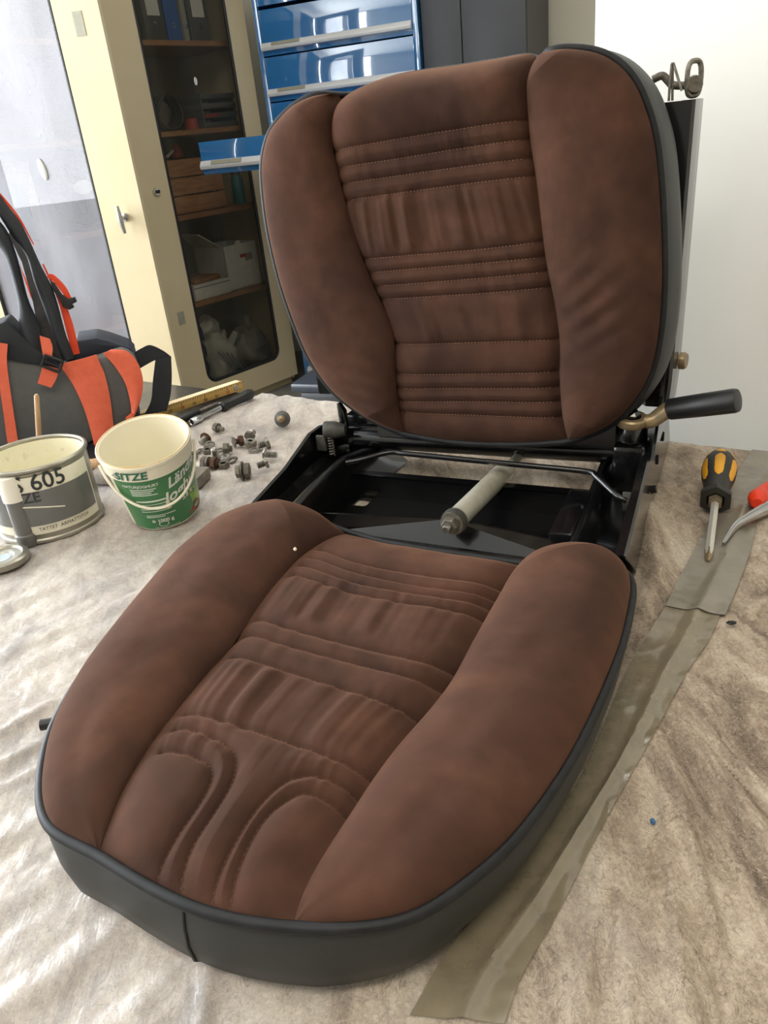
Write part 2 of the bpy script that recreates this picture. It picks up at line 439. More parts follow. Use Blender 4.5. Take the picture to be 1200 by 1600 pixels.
# the white wall right behind the bench
TC = Vector((-0.2433,1.7118,0.0)); TA = math.radians(-36.0)
tu = Vector((math.cos(TA), math.sin(TA), 0)); tv = Vector((-math.sin(TA), math.cos(TA), 0))
e0 = TC + tv * 0.1
wl = Vector((0.3973,1.3699,0.6203))
quadwall('wall_back', wl, wl + tu * 3.2, FZ, CZ_, 'bench_wall', -0.18)
for k, a in enumerate((0.28, -0.98)):
    w = struct(MB().box(room(a, 3.93, 0.03), (1.26, 0.08, 0.06), Matrix.Rotation(math.radians(50), 4, 'Z'))
               .box(room(a, 3.93, 1.87), (1.26, 0.08, 0.06), Matrix.Rotation(math.radians(50), 4, 'Z'))
               .box(room(a - 0.6, 3.93, 0.95), (0.06, 0.08, 1.8), Matrix.Rotation(math.radians(50), 4, 'Z'))
               .box(room(a + 0.6, 3.93, 0.95), (0.06, 0.08, 1.8), Matrix.Rotation(math.radians(50), 4, 'Z')).build('window_%d' % (k + 1), 'cream_wall', smooth=False))

# ---------------------------------------------------------------- cream glazed cupboard on the left
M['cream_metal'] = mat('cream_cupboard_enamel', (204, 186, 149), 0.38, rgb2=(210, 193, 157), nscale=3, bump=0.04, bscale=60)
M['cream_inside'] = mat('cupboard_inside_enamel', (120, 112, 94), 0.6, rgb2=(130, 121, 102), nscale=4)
M['shelf_board'] = mat('brown_shelf_board', (168, 120, 78), 0.6, rgb2=(142, 98, 62), nscale=8, stretch=(1, 6, 6))
M['gasket'] = mat('black_rubber_gasket', (20, 20, 22), 0.5, rgb2=(26, 26, 28), nscale=50)
M['tag_grey'] = mat('grey_sticker', (150, 146, 128), 0.5, rgb2=(158, 154, 136), nscale=40)
M['dark_glass'] = glass_mat('cupboard_glass', (0.86, 0.85, 0.82, 1), 0.05, (140, 140, 130), ior=1.18)
M['hazy_glass'] = glass_mat('hazed_cupboard_glass', (0.95, 0.96, 0.98, 1), 0.30, (226, 224, 232))  # slight dust; the pale haze also stands in for the bright room's reflection
M['paper_white'] = mat('white_card', (214, 210, 202), 0.7, rgb2=(224, 221, 214), nscale=20)
M['print_dark'] = mat('dark_print', (40, 42, 44), 0.6, rgb2=(48, 50, 52), nscale=30)
M['print_red'] = mat('red_print', (188, 70, 52), 0.6, rgb2=(176, 62, 46), nscale=30)

def ring_panel(o, i, rad, y0, y1, n=14):
    """rectangular panel o=(x0,x1,z0,z1) with a round-cornered opening i, from depth y0 to y1"""
    x0, x1, z0, z1 = i; inner = []
    for cx, cz, a in ((x1 - rad, z0 + rad, -90), (x1 - rad, z1 - rad, 0), (x0 + rad, z1 - rad, 90), (x0 + rad, z0 + rad, 180)):
        for k in range(n + 1):
            t = math.radians(a + 90.0 * k / n); inner.append((cx + rad * math.cos(t), cz + rad * math.sin(t)))
    X0, X1, Z0, Z1 = o; outer = []
    for q, (cx, cz) in enumerate(((X1, Z0), (X1, Z1), (X0, Z1), (X0, Z0))):
        for k in range(n + 1):
            px, pz = inner[q * (n + 1) + k]; f = k / n
            if q == 0: pt = (px if f < 0.5 else X1, Z0 if f <= 0.5 else pz)
            elif q == 1: pt = (X1 if f <= 0.5 else px, pz if f < 0.5 else Z1)
            elif q == 2: pt = (px if f < 0.5 else X0, Z1 if f <= 0.5 else pz)
            else: pt = (X0 if f <= 0.5 else px, pz if f < 0.5 else Z0)
            if k == n // 2: pt = (cx, cz)
            outer.append(pt)
    rows = [[(x, y, z) for x, z in L] for L, y in ((outer, y1), (outer, y0), (inner, y0), (inner, y1))]
    return MB().grid(np.array(rows), close_u=True, close_v=True), inner

def gasket_ring(inner, y, r=0.009):
    return MB().tube([(x, y, z) for x, z in inner], r, 6, closed=True)
def pane_of(inner, y):
    return MB().slab([(x, y, z) for x, z in inner], (0, 0.004, 0))

H0 = -FZ       # cupboard local z = world z + H0
cup = thing('glazed_cupboard', 'tall cream metal cupboard with two glazed doors standing behind the bench', 'cupboard', (P1.x, P1.y, FZ), CAB)
SL, SR = -1.80, 0.044
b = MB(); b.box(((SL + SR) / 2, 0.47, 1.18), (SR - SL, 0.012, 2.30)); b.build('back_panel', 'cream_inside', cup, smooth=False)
for x in (SL + 0.008, SR - 0.008, -0.895):
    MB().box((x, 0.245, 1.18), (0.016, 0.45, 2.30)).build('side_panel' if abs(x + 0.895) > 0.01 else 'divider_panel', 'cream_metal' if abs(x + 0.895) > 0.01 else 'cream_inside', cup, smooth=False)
MB().box(((SL + SR) / 2, 0.245, 2.335), (SR - SL, 0.46, 0.02)).build('top_panel', 'cream_metal', cup, smooth=False)
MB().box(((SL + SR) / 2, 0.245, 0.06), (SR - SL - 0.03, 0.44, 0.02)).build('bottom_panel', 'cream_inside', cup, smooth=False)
MB().box(((SL + SR) / 2, 0.25, 0.025), (SR - SL - 0.02, 0.42, 0.05)).build('plinth', 'cream_metal', cup, smooth=False)
SH = [0.987, 0.594, 0.200, -0.242]
for z in SH:
    for x0, x1 in ((SL + 0.02, -0.906), (-0.884, SR - 0.02)):
        MB().box(((x0 + x1) / 2, 0.25, z + H0 - 0.004), (x1 - x0, 0.40, 0.024), bev=0.002).build('shelf', 'shelf_board', cup, smooth=False)
# right door, closed
rd_o = (-0.886, SR, 0.055, 2.32); rd_i = (-0.632, -0.083, 0.19399999999999995, 2.2)
mb, inn = ring_panel(rd_o, rd_i, 0.06, -0.012, 0.012)
rdoor = mb.build('door', 'cream_metal', cup, sharp=30); lab(rdoor, 'right door of the cupboard, closed, with dark glass')
gasket_ring(inn, -0.006, 0.010).build('gasket', 'gasket', rdoor)
pane_of(inn, 0.0).build('pane', 'dark_glass', rdoor, smooth=False)
k = (-0.724,0.341)
MB().lathe([(0.0001, 0.012), (0.016, 0.012), (0.019, 0.0), (0.019, -0.004)], 20, frame_of((k[0], -0.014, k[1] + H0), (0, -1, 0))).build('lock', 'chrome', rdoor)
MB().box((k[0] + 0.002, -0.028, k[1] + H0), (0.024, 0.006, 0.016), bev=0.002).build('keyhole_cover', 'print_dark', rdoor)
k = (-0.729,-0.275)
MB().box((k[0], -0.0135, k[1] + H0), (0.042, 0.002, 0.065)).build('sticker', 'tag_grey', rdoor, smooth=False)
k = (-0.345,0.812)
MB().lathe([(0.0001, 0.002), (0.012, 0.0015), (0.0125, 0)], 20, frame_of((k[0], -0.003, k[1] + H0), (0, -1, 0)) @ Matrix.Diagonal((0.8, 1.5, 1, 1))).build('glass_sticker', 'paper_white', rdoor)
# left door, swung open, in full daylight
LW = 0.855
ldoor = bpy.data.objects.new('door', None)
DT = math.radians(-8.0)
mb, inn = ring_panel((0.0, LW, 0.055, 2.32), (0.17, 0.682, 0.25, 2.2), 0.06, -0.012, 0.014)
hl = Vector((-1.78, -0.005, 0))
Rz = Matrix.Translation(hl) @ Matrix.Rotation(DT - CAB, 4, 'Z')
def turn(mb):
    mb.v = [tuple(Rz @ Vector(p)) for p in mb.v]; return mb
bpy.data.objects.remove(ldoor)
ldoor = turn(mb).build('door', 'cream_metal', cup, sharp=30); lab(ldoor, 'left door of the cupboard, swung open into the daylight')
turn(gasket_ring(inn, -0.006, 0.008)).build('gasket', 'gasket', ldoor)
turn(pane_of(inn, 0.0)).build('pane', 'hazy_glass', ldoor, smooth=False)
hx, hz = (0.778,0.298)
hz += H0
hb = MB().tube([(hx, -0.012, hz), (hx, -0.05, hz)], 0.009, 12).tube([(hx - 0.004, -0.055, hz + 0.045), (hx - 0.001, -0.057, hz), (hx + 0.004, -0.055, hz - 0.055)], [0.007, 0.011, 0.006], 12)
hb.lathe([(0.016, 0), (0.015, 0.008), (0.008, 0.01)], 16, frame_of((hx, -0.012, hz), (0, -1, 0)))
turn(hb).build('handle', 'chrome', ldoor)
hx, hz = (0.492,0.494)
fb = MB().lathe([(0.0001, 0.012), (0.022, 0.010), (0.032, 0.004), (0.034, 0)], 24, frame_of((hx, -0.003, hz + H0), (0, -1, 0)) @ Matrix.Rotation(0.15, 4, 'Z') @ Matrix.Diagonal((0.42, 1.15, 0.6, 1)))
pl_ = turn(fb).build('glass_plate', 'paper_white', ldoor)
hx, hz = (0.772,0.941)
turn(MB().box((hx, -0.0135, hz + H0), (0.035, 0.002, 0.075))).build('sticker', 'tag_grey', ldoor, smooth=False)

# -- what stands in the cupboard (each a thing of its own)
CM = Matrix.Translation((P1.x, P1.y, FZ)) @ Matrix.Rotation(CAB, 4, 'Z')
def inside(name, label, cat, s, y, z, group=None):
    return thing(name, label, cat, CM @ Vector((s, y, z + H0)), CAB, group)
M['binder_grey'] = mat('grey_binder_card', (78, 78, 74), 0.6, rgb2=(90, 90, 86), nscale=60)
M['binder_blue'] = mat('blue_binder_card', (62, 108, 178), 0.55, rgb2=(60, 98, 156), nscale=40)
M['binder_pale'] = mat('pale_binder_card', (150, 146, 134), 0.6, rgb2=(160, 156, 144), nscale=40)
def binder(name, label, x0, x1, m, tagged, h=0.36):
    t = inside(name, label, 'binder', (x0 + x1) / 2, 0.10, 0.995)
    w = abs(x1 - x0) - 0.004
    MB().box((0, 0.13, h / 2 + 0.001), (w, 0.26, h), bev=0.003).build('cover', m, t)
    if tagged: MB().box((0, -0.0015, h * 0.55), (w * 0.6, 0.003, h * 0.5)).build('spine_label', 'paper_white', t, smooth=False)
    MB().lathe([(0.008, 0.002), (0.012, 0.002), (0.012, 0), (0.008, 0)], 14, frame_of((0, -0.001, 0.07), (0, -1, 0))).build('finger_ring', 'chrome', t)
bx = [-0.508,-0.443,-0.382,-0.29,-0.278,-0.242,-0.233,-0.171,-0.103]
binder('ring_binder', 'dark grey ring binder leftmost on the top shelf behind dark glass', bx[0], bx[2], 'binder_grey', True)
binder('ring_binder', 'blue ring binder on the top shelf behind dark glass', bx[2] + .003, bx[3], 'binder_blue', False)
binder('ring_binder', 'thin pale ring binder beside the blue one', bx[4], bx[5], 'binder_pale', False)
binder('ring_binder', 'dark grey ring binder with white spine label, rightmost on the top shelf', bx[6], bx[8], 'binder_grey', True)
M['dark_rubber'] = mat('dark_cable_rubber', (46, 46, 44), 0.5, rgb2=(58, 58, 55), nscale=30)
cx = (-0.41,0.725)
t = inside('cable_coil', 'coil of dark cable on the second shelf behind dark glass', 'cable', cx[0], 0.2, 0.602)
for q in range(5):
    MB().tube([((0.075 + 0.006 * math.sin(q * 3)) * math.cos(a), 0.02 * q - 0.04 + 0.01 * math.sin(a * 2 + q), 0.09 + (0.075 + 0.006 * math.cos(q * 2)) * math.sin(a)) for a in np.linspace(0, 2 * PI, 30, endpoint=False)], 0.008, 8, closed=True).build('loop', 'dark_rubber', t)
M['dull_red'] = mat('dull_red_plastic', (170, 62, 44), 0.5, rgb2=(156, 54, 38), nscale=30)
cx = (-0.344,0.631)
t = inside('tape_roll', 'small red tape roll on the second cupboard shelf', 'tape roll', cx[0], 0.09, 0.602)
MB().lathe([(0.018, 0), (0.033, 0), (0.033, 0.05), (0.018, 0.05), (0.018, 0)], 24).build('tape_winding', 'dull_red', t)
MB().lathe([(0.0165, 0), (0.0179, 0), (0.0179, 0.05), (0.0165, 0.05), (0.0165, 0)], 24).build('core', 'shelf_board', t)
cx = (-0.095,0.635)
t = inside('file_tray', 'dark file tray stack with a red strip at right of the second shelf', 'tray', cx[0], 0.15, 0.602)
for q in range(4):
    MB().box((0, 0.1, 0.016 + q * 0.045), (0.24, 0.22, 0.026), bev=0.003).build('tray', 'binder_grey', t)
    if q: 
        for sx in (-0.11, 0.11): MB().box((sx, 0.1, 0.016 + q * 0.045 - 0.022), (0.01, 0.2, 0.02)).build('support', 'binder_grey', t, smooth=False)
MB().box((-0.06, -0.011, 0.016 + 0.045), (0.09, 0.004, 0.014)).build('red_strip', 'dull_red', t, smooth=False)
# wooden crate
M['crate_wood'] = mat('rough_crate_wood', (176, 128, 88), 0.75, rgb2=(146, 100, 66), nscale=9, stretch=(1, 8, 8), bump=0.2, bscale=60, bstretch=(1, 8, 8))
c0 = (-0.572,0.226); c1 = (-0.211,0.215)
t = inside('wooden_crate', 'slatted wooden crate on the third shelf behind dark glass', 'crate', c0[0] + 0.02, 0.1, 0.208)
cw = c1[0] - c0[0]
for q in range(3):
    MB().box((cw / 2, 0.006, 0.046 + q * 0.088), (cw, 0.012, 0.08), bev=0.002).build('slat', 'crate_wood', t)
    MB().box((cw / 2, 0.254, 0.046 + q * 0.088), (cw, 0.012, 0.08), bev=0.002).build('slat', 'crate_wood', t)
    for sx in (0.006, cw - 0.006): MB().box((sx, 0.13, 0.046 + q * 0.088), (0.012, 0.236, 0.08), bev=0.002).build('slat', 'crate_wood', t)
MB().box((cw / 2, 0.13, 0.006), (cw - 0.03, 0.23, 0.008)).build('bottom_board', 'crate_wood', t, smooth=False)
for sx in (0.024, cw - 0.024):
    for sy in (0.024, 0.236): MB().box((sx, sy, 0.135), (0.022, 0.022, 0.262)).build('corner_post', 'crate_wood', t, smooth=False)
M['cloth_dim'] = mat('crumpled_rag', (120, 112, 100), 0.8, rgb2=(150, 142, 130), nscale=20)
def lump(mb, c, r, seed, nz=22):
    for_ = []
    th = np.linspace(0, PI, nz)[:, None]; ph = np.linspace(0, 2 * PI, nz * 2, endpoint=False)[None, :]
    d = 1 + 0.18 * vnoise(th * 3 + 0 * ph + 5, 2.5 * np.cos(ph) + 2.5 * np.sin(ph) * 0 + 8 + 0 * th, seed) + 0.13 * vnoise(th * 7 + 0 * ph, 6 * np.sin(ph) + 20 + 0 * th, seed + 1)
    P = np.stack([c[0] + r[0] * d * np.sin(th) * np.cos(ph), c[1] + r[1] * d * np.sin(th) * np.sin(ph), c[2] + r[2] * (d * np.cos(th) + 0 * ph)], -1)
    return mb.grid(P, close_v=True)
cx = (-0.391,0.494)
t = inside('work_light', 'small red lamp lying on top of the wooden crate', 'lamp', cx[0], 0.20, 0.208 + 0.266)
MB().lathe([(0.0001, 0.0), (0.03, 0.004), (0.036, 0.02), (0.03, 0.05), (0.014, 0.07), (0.0001, 0.072)], 20).build('lamp_body', 'dull_red', t)
MB().tube([(0.0, 0, 0.05), (-0.05, -0.02, 0.03), (-0.09, -0.03, 0.012)], 0.008, 8).build('cable', 'paper_white', t)
M['teal'] = mat('teal_can_paint', (52, 112, 118), 0.45, rgb2=(58, 120, 126), nscale=20)
cx = (-0.03,0.208)
t = inside('spray_can', 'teal spray can standing right of the wooden crate', 'can', cx[0] - 0.01, 0.16, 0.208)
MB().lathe([(0.0001, 0), (0.032, 0), (0.033, 0.004), (0.033, 0.13), (0.024, 0.15)], 24).build('can_body', 'teal', t)
MB().lathe([(0.024, 0.15), (0.026, 0.152), (0.026, 0.19), (0.0001, 0.192)], 24).build('cap', 'binder_grey', t)
# fourth shelf
c0 = (-0.553,-0.226); c1 = (-0.296,-0.216); fw = c1[0] - c0[0]
t = inside('flat_carton', 'flat white cardboard box on the fourth cupboard shelf', 'box', c0[0] + 0.012, 0.08, -0.234)
MB().box((fw / 2, 0.12, 0.043), (fw, 0.24, 0.084), bev=0.002).build('box_body', 'paper_white', t)
MB().box((fw / 2, -0.001, 0.066), (fw, 0.002, 0.003)).build('lid_gap', 'print_dark', t, smooth=False)
t = inside('wooden_board', 'brown board lying on the flat white box', 'board', c0[0] + 0.012, 0.09, -0.234 + 0.0865)
MB().box((fw * 0.42, 0.1, 0.012), (fw * 0.75, 0.2, 0.024), Matrix.Rotation(0.06, 4, 'Z'), bev=0.003).build('plank', 'shelf_board', t)
MB().tube([(fw * 0.1, 0.1, 0.026), (fw * 0.6, 0.12, 0.026)], 0.004, 8).build('edge_strip', 'dark_rubber', t)
c0 = (-0.279,-0.22); c1 = (-0.034,-0.225); cw = c1[0] - c0[0]
t = inside('open_carton', 'open white carton with one raised flap and a red label', 'box', c0[0] + 0.004, 0.1, -0.234)
for sx in (0.002, cw - 0.002): MB().box((sx, 0.13, 0.122), (0.004, 0.26, 0.24)).build('box_side', 'paper_white', t, smooth=False)
for sy in (0.002, 0.258): MB().box((cw / 2, sy, 0.122), (cw, 0.004, 0.24)).build('box_side', 'paper_white', t, smooth=False)
MB().box((cw / 2, 0.13, 0.004), (cw, 0.26, 0.004)).build('box_bottom', 'paper_white', t, smooth=False)
MB().slab([(0.0, 0.02, 0.24), (0.0, 0.25, 0.24), (-0.10, 0.24, 0.325), (-0.13, 0.03, 0.325)], (0.003, 0, 0.003)).build('flap', 'paper_white', t, smooth=False)
MB().slab([(cw * 0.35, 0.001, 0.24), (cw * 0.55, 0.001, 0.24), (cw * 0.5, -0.006, 0.262), (cw * 0.38, -0.006, 0.262)], (0, 0.003, 0)).build('flap', 'paper_white', t, smooth=False)
MB().box((cw * 0.56, -0.001, 0.175), (cw * 0.2, 0.002, 0.018)).build('red_label', 'print_red', t, smooth=False)
MB().box((cw * 0.72, -0.001, 0.165), (cw * 0.22, 0.002, 0.04)).build('grey_label', 'tag_grey', t, smooth=False)
# bottom of the cupboard: bags
M['bag_white'] = mat('white_plastic_bag', (198, 194, 184), 0.5, rgb2=(170, 166, 158), nscale=10, bump=0.5, bscale=18, bdist=0.01)
M['bag_grey'] = mat('grey_clear_bag', (116, 114, 104), 0.4, rgb2=(138, 136, 124), nscale=8, bump=0.5, bscale=16, bdist=0.01)
M['navy'] = mat('dark_blue_cloth', (30, 48, 86), 0.8, rgb2=(26, 42, 76), nscale=40)
M['stripe_blue'] = mat('bag_stripe_print', (120, 126, 136), 0.6, rgb2=(128, 134, 144), nscale=40)
cx = (-0.553,-0.531)
t = inside('folded_blanket', 'dark blue folded blanket at lower left of the cupboard bottom', 'blanket', cx[0], 0.15, -0.775)
for q in range(4):
    MB().box((0, 0.1, 0.055 + q * 0.098), (0.15, 0.22, 0.096), bev=0.03).build('fold', 'navy', t)
cx = (-0.362,-0.583)
t = inside('shopping_bag', 'crumpled white plastic shopping bag with diagonal stripes in the cupboard', 'bag', cx[0], 0.2, -0.775)
bb = MB(); lump(bb, (0, 0.02, 0.17), (0.105, 0.1, 0.168), 3); bag = bb.build('bag_body', 'bag_white', t, sharp=60)
bb = MB(); lump(bb, (-0.05, 0.02, 0.36), (0.09, 0.07, 0.065), 5); bb.build('bag_neck', 'bag_white', t, sharp=60)
for q in range(4):
    MB().tube([(-0.07 + q * 0.03, -0.075 - 0.012, 0.23 - 0.01 * q), (0.0 + q * 0.025, -0.085 - 0.012, 0.13 - 0.012 * q)], 0.005, 6).build('stripe', 'stripe_blue', t)
MB().slab([(0.02, -0.06, 0.25), (0.1, -0.05, 0.31), (0.125, -0.05, 0.29), (0.04, -0.07, 0.21)], (0, 0.006, 0.004)).build('handle_flap', 'bag_white', t)
cx = (-0.109,-0.613)
t = inside('refuse_bag', 'grey translucent bag tied shut in the lower right of the cupboard', 'bag', cx[0], 0.22, -0.775)
bb = MB(); lump(bb, (0, 0, 0.15), (0.13, 0.11, 0.148), 9); bb.build('bag_body', 'bag_grey', t, sharp=60)
bb = MB(); lump(bb, (0.02, 0, 0.315), (0.035, 0.03, 0.05), 13, 14); bb.build('knot', 'bag_grey', t, sharp=60)
# things behind the hazy left glass
c0 = (-1.458,0.216); c1 = (-1.315,0.216)
t = inside('storage_bin', 'teal storage bin behind the hazy glass of the open door', 'bin', (c0[0] + c1[0]) / 2, 0.12, 0.208)
wv = c1[0] - c0[0]
for s2 in (-1, 1): MB().box((s2 * (wv / 2 - 0.004), 0.15, 0.123), (0.008, 0.3, 0.24)).build('bin_wall', 'teal', t, smooth=False)
for s2 in (0.004, 0.296): MB().box((0, s2, 0.123), (wv, 0.008, 0.24)).build('bin_wall', 'teal', t, smooth=False)
MB().box((0, 0.15, 0.006), (wv, 0.3, 0.008)).build('bin_floor', 'teal', t, smooth=False)
MB().box((0, -0.006, 0.228), (wv, 0.012, 0.02), bev=0.003).build('rim', 'teal', t)
for q, px in enumerate([-1.29,-1.234]):
    t = inside('small_carton', ('small white carton in the teal bin behind the hazy glass, ' + ('left one' if q == 0 else 'right one')), 'box', px, 0.22, 0.208 + 0.0105)
    MB().box((0, 0.05, 0.16), (0.055, 0.08, 0.318), bev=0.002).build('box_body', 'paper_white', t)
    MB().box((0, 0.009, 0.26), (0.03, 0.002, 0.02)).build('label', 'tag_grey', t, smooth=False)
cx = (-1.005,0.534)
t = inside('desk_fan', 'black wire fan guard with pale oval badge behind the hazy glass', 'fan', cx[0], 0.22, 0.208)
fc = (0, 0, 0.19)
for q, r in enumerate((0.165, 0.12, 0.075)):
    MB().tube([(fc[0] + r * math.cos(a), -0.03 - 0.03 * (2 - q) * 0 - 0.012 * q, fc[2] + r * math.sin(a)) for a in np.linspace(0, 2 * PI, 40, endpoint=False)], 0.003, 6, closed=True).build('guard_ring', 'dark_rubber', t)
for q in range(12):
    a = q * PI / 6
    MB().tube([(0.03 * math.cos(a), -0.06, fc[2] + 0.03 * math.sin(a)), (0.12 * math.cos(a), -0.044, fc[2] + 0.12 * math.sin(a)), (0.165 * math.cos(a), -0.03, fc[2] + 0.165 * math.sin(a))], 0.002, 5).build('guard_wire', 'dark_rubber', t)
MB().lathe([(0.0001, 0.01), (0.036, 0.008), (0.04, 0.0), (0.036, -0.01)], 24, frame_of((0, -0.062, fc[2]), (0, -1, 0)) @ Matrix.Diagonal((1.3, 0.8, 1, 1))).build('badge', 'paper_white', t)
MB().lathe([(0.0001, 0.06), (0.05, 0.05), (0.055, 0.0), (0.05, -0.02), (0.0001, -0.02)], 20, frame_of((0, 0.02, fc[2]), (0, 1, 0))).build('motor', 'dark_rubber', t)
MB().lathe([(0.0001, 0.0), (0.09, 0.0), (0.09, 0.012), (0.02, 0.02), (0.016, 0.14)], 24).build('foot', 'dark_rubber', t)

# ---------------------------------------------------------------- blue drawer cabinet
M['blue_enamel'] = mat('blue_cabinet_enamel', (50, 122, 186), 0.10, rgb2=(54, 127, 190), nscale=4, coat=1.0, coat_rough=0.03, spec=1.0)
M['blue_enamel'].node_tree.nodes['Principled BSDF'].inputs['Coat IOR'].default_value = 2.5
M['alu'] = mat('bright_aluminium', (224, 224, 224), 0.35, 0.25, rgb2=(232, 232, 232), nscale=40, stretch=(1, 30, 30))
M['shadow_gap'] = mat('dark_gap', (16, 28, 46), 0.6, rgb2=(20, 32, 50), nscale=20)
bc = thing('drawer_cabinet', 'tall blue workshop drawer cabinet with aluminium grips, one drawer pulled out', 'cabinet', (QB.x, QB.y, FZ), BLU)
BW = 0.875
for x in (0.01, BW - 0.01): MB().box((x, 0.32, 1.14), (0.02, 0.62, 2.28)).build('side_panel', 'blue_enamel', bc, smooth=False)
MB().box((BW / 2, 0.625, 1.14), (BW - 0.04, 0.01, 2.27)).build('back_panel', 'blue_enamel', bc, smooth=False)
MB().box((BW / 2, 0.31, 2.13), (BW - 0.04, 0.62, 0.306), bev=0.002).build('top_panel', 'blue_enamel', bc, smooth=False)
MB().box((BW / 2, 0.33, 0.02), (BW - 0.04, 0.58, 0.04)).build('base', 'shadow_gap', bc, smooth=False)
for x in (0.013, BW - 0.013): MB().box((x, 0.0, 1.14), (0.026, 0.024, 2.28), bev=0.002).build('front_post', 'blue_enamel', bc)
zs = [1.112, 0.902, 0.692, 0.538, 0.394, 0.250, 0.106, -0.038, -0.182, -0.39, -0.60, -0.805]
for i in range(len(zs) - 1):
    z1, z0 = zs[i] + H0 - 0.003, zs[i + 1] + H0 + 0.003
    y = -0.77 if i == 3 else 0.0
    dr = MB().box((BW / 2, y, (z0 + z1) / 2), (BW - 0.056, 0.022, z1 - z0), bev=0.002).build('drawer', 'blue_enamel', bc)
    if i == 3: lab(dr, 'drawer pulled far out of the blue cabinet')
    hz = z0 + 0.036
    g = MB().slab([(0.030, y - 0.011, hz - 0.014), (0.030, y - 0.034, hz - 0.012), (0.030, y - 0.037, hz + 0.002), (0.030, y - 0.024, hz + 0.022), (0.030, y - 0.011, hz + 0.024)], (BW - 0.06, 0, 0), bev=0.0015)
    g.build('grip', 'alu', dr)
    MB().slab([(0.09, y - 0.0365, hz + 0.006), (0.09, y - 0.0262, hz + 0.0215), (0.25, y - 0.0262, hz + 0.0215), (0.25, y - 0.0365, hz + 0.006)], (0, -0.0012, 0.0008)).build('label_strip', 'tag_grey', dr, smooth=False)
    if i == 3:
        for x in (0.05, BW - 0.05): MB().box((x, y / 2 + 0.1, (z0 + z1) / 2 - 0.005), (0.004, -y + 0.2, z1 - z0 - 0.03)).build('drawer_side', 'blue_enamel', dr, smooth=False)
        MB().box((BW / 2, y / 2 + 0.1, z0 + 0.006), (BW - 0.1, -y + 0.2, 0.004)).build('drawer_floor', 'blue_enamel', dr, smooth=False)
    else:
        MB().box((BW / 2, 0.28, z0 + 0.01), (BW - 0.1, 0.5, 0.006)).build('drawer_floor', 'shadow_gap', dr, smooth=False)
# dark grey locker beside it
M['dark_locker'] = mat('dark_grey_locker_paint', (48, 50, 55), 0.45, rgb2=(53, 55, 60), nscale=5)
lx = [1.39,1.08]
lk = thing('steel_locker', 'dark grey steel locker beside the blue drawer cabinet', 'locker', QB + sB * (BW + 0.006) + Vector((0, 0, FZ)), BLU)
w1 = lx[1] - BW - 0.006; wt = lx[0] - BW - 0.006
MB().box((wt / 2, 0.33, 1.15), (wt, 0.58, 2.28)).build('carcass', 'dark_locker', lk, smooth=False)
for x0, x1 in ((0.002, w1 - 0.002), (w1 + 0.002, wt - 0.002)):
    d = MB().box(((x0 + x1) / 2, 0.03, 1.15), (x1 - x0, 0.02, 2.26), bev=0.002).build('door', 'dark_locker', lk)
    MB().box((x1 - 0.03 if x0 < 0.1 else x0 + 0.03, 0.014, 1.1), (0.014, 0.012, 0.1), bev=0.002).build('handle', 'black_plastic', d)
# low black tool trolley behind the bench
tr = thing('tool_trolley', 'black tool trolley with grey lid behind the far edge of the bench', 'trolley', Vector((-0.2026,2.7425,-0.85)) , math.radians(-24))
zt = 0.5761000000000001
MB().box((0.24, 0.05, zt / 2 + 0.02), (0.56, 0.2, zt - 0.10), bev=0.02).build('body', 'black_plastic', tr)
M['grey_lid'] = mat('slate_grey_lid', (44, 48, 56), 0.3, rgb2=(52, 56, 64), nscale=10)
MB().box((0.24, 0.05, zt - 0.012), (0.60, 0.24, 0.035), bev=0.012).build('lid', 'grey_lid', tr)
MB().box((0.26, 0.09, zt + 0.012), (0.50, 0.10, 0.02), bev=0.008).build('tray_lip', 'alu', tr)
for x in (0.02, 0.46):
    for y in (-0.01, 0.11):
        MB().lathe([(0.0001, -0.012), (0.035, -0.012), (0.035, 0.012), (0.0001, 0.012)], 16, frame_of((x, y, 0.035), (1, 0, 0))).build('wheel', 'dark_rubber', tr)

# ---------------------------------------------------------------- the bench and its felt cover
M['bench_steel'] = mat('dark_bench_steel', (74, 76, 80), 0.22, 0.6, rgb2=(52, 54, 58), nscale=5, coat=0.3, bump=0.03, bscale=30, rough2=0.36)
M['bench_leg'] = mat('grey_bench_paint', (70, 78, 84), 0.5, rgb2=(76, 84, 90), nscale=6)
bn = thing('workbench', 'heavy steel workbench covered by the felt mat', 'workbench', (TC.x, TC.y, FZ), TA)
MB().box((0.22, -1.0, H0 - 0.031), (2.26, 2.0, 0.05), bev=0.004).build('bench_top', 'bench_steel', bn)
for x in (-0.8, 1.25):
    for y in (-0.1, -1.9): MB().box((x, y, (H0 - 0.056) / 2), (0.08, 0.08, H0 - 0.056), bev=0.004).build('leg', 'bench_leg', bn)
for y in (-0.1, -1.9): MB().box((0.22, y, 0.25), (1.97, 0.05, 0.06)).build('cross_rail', 'bench_leg', bn, smooth=False)

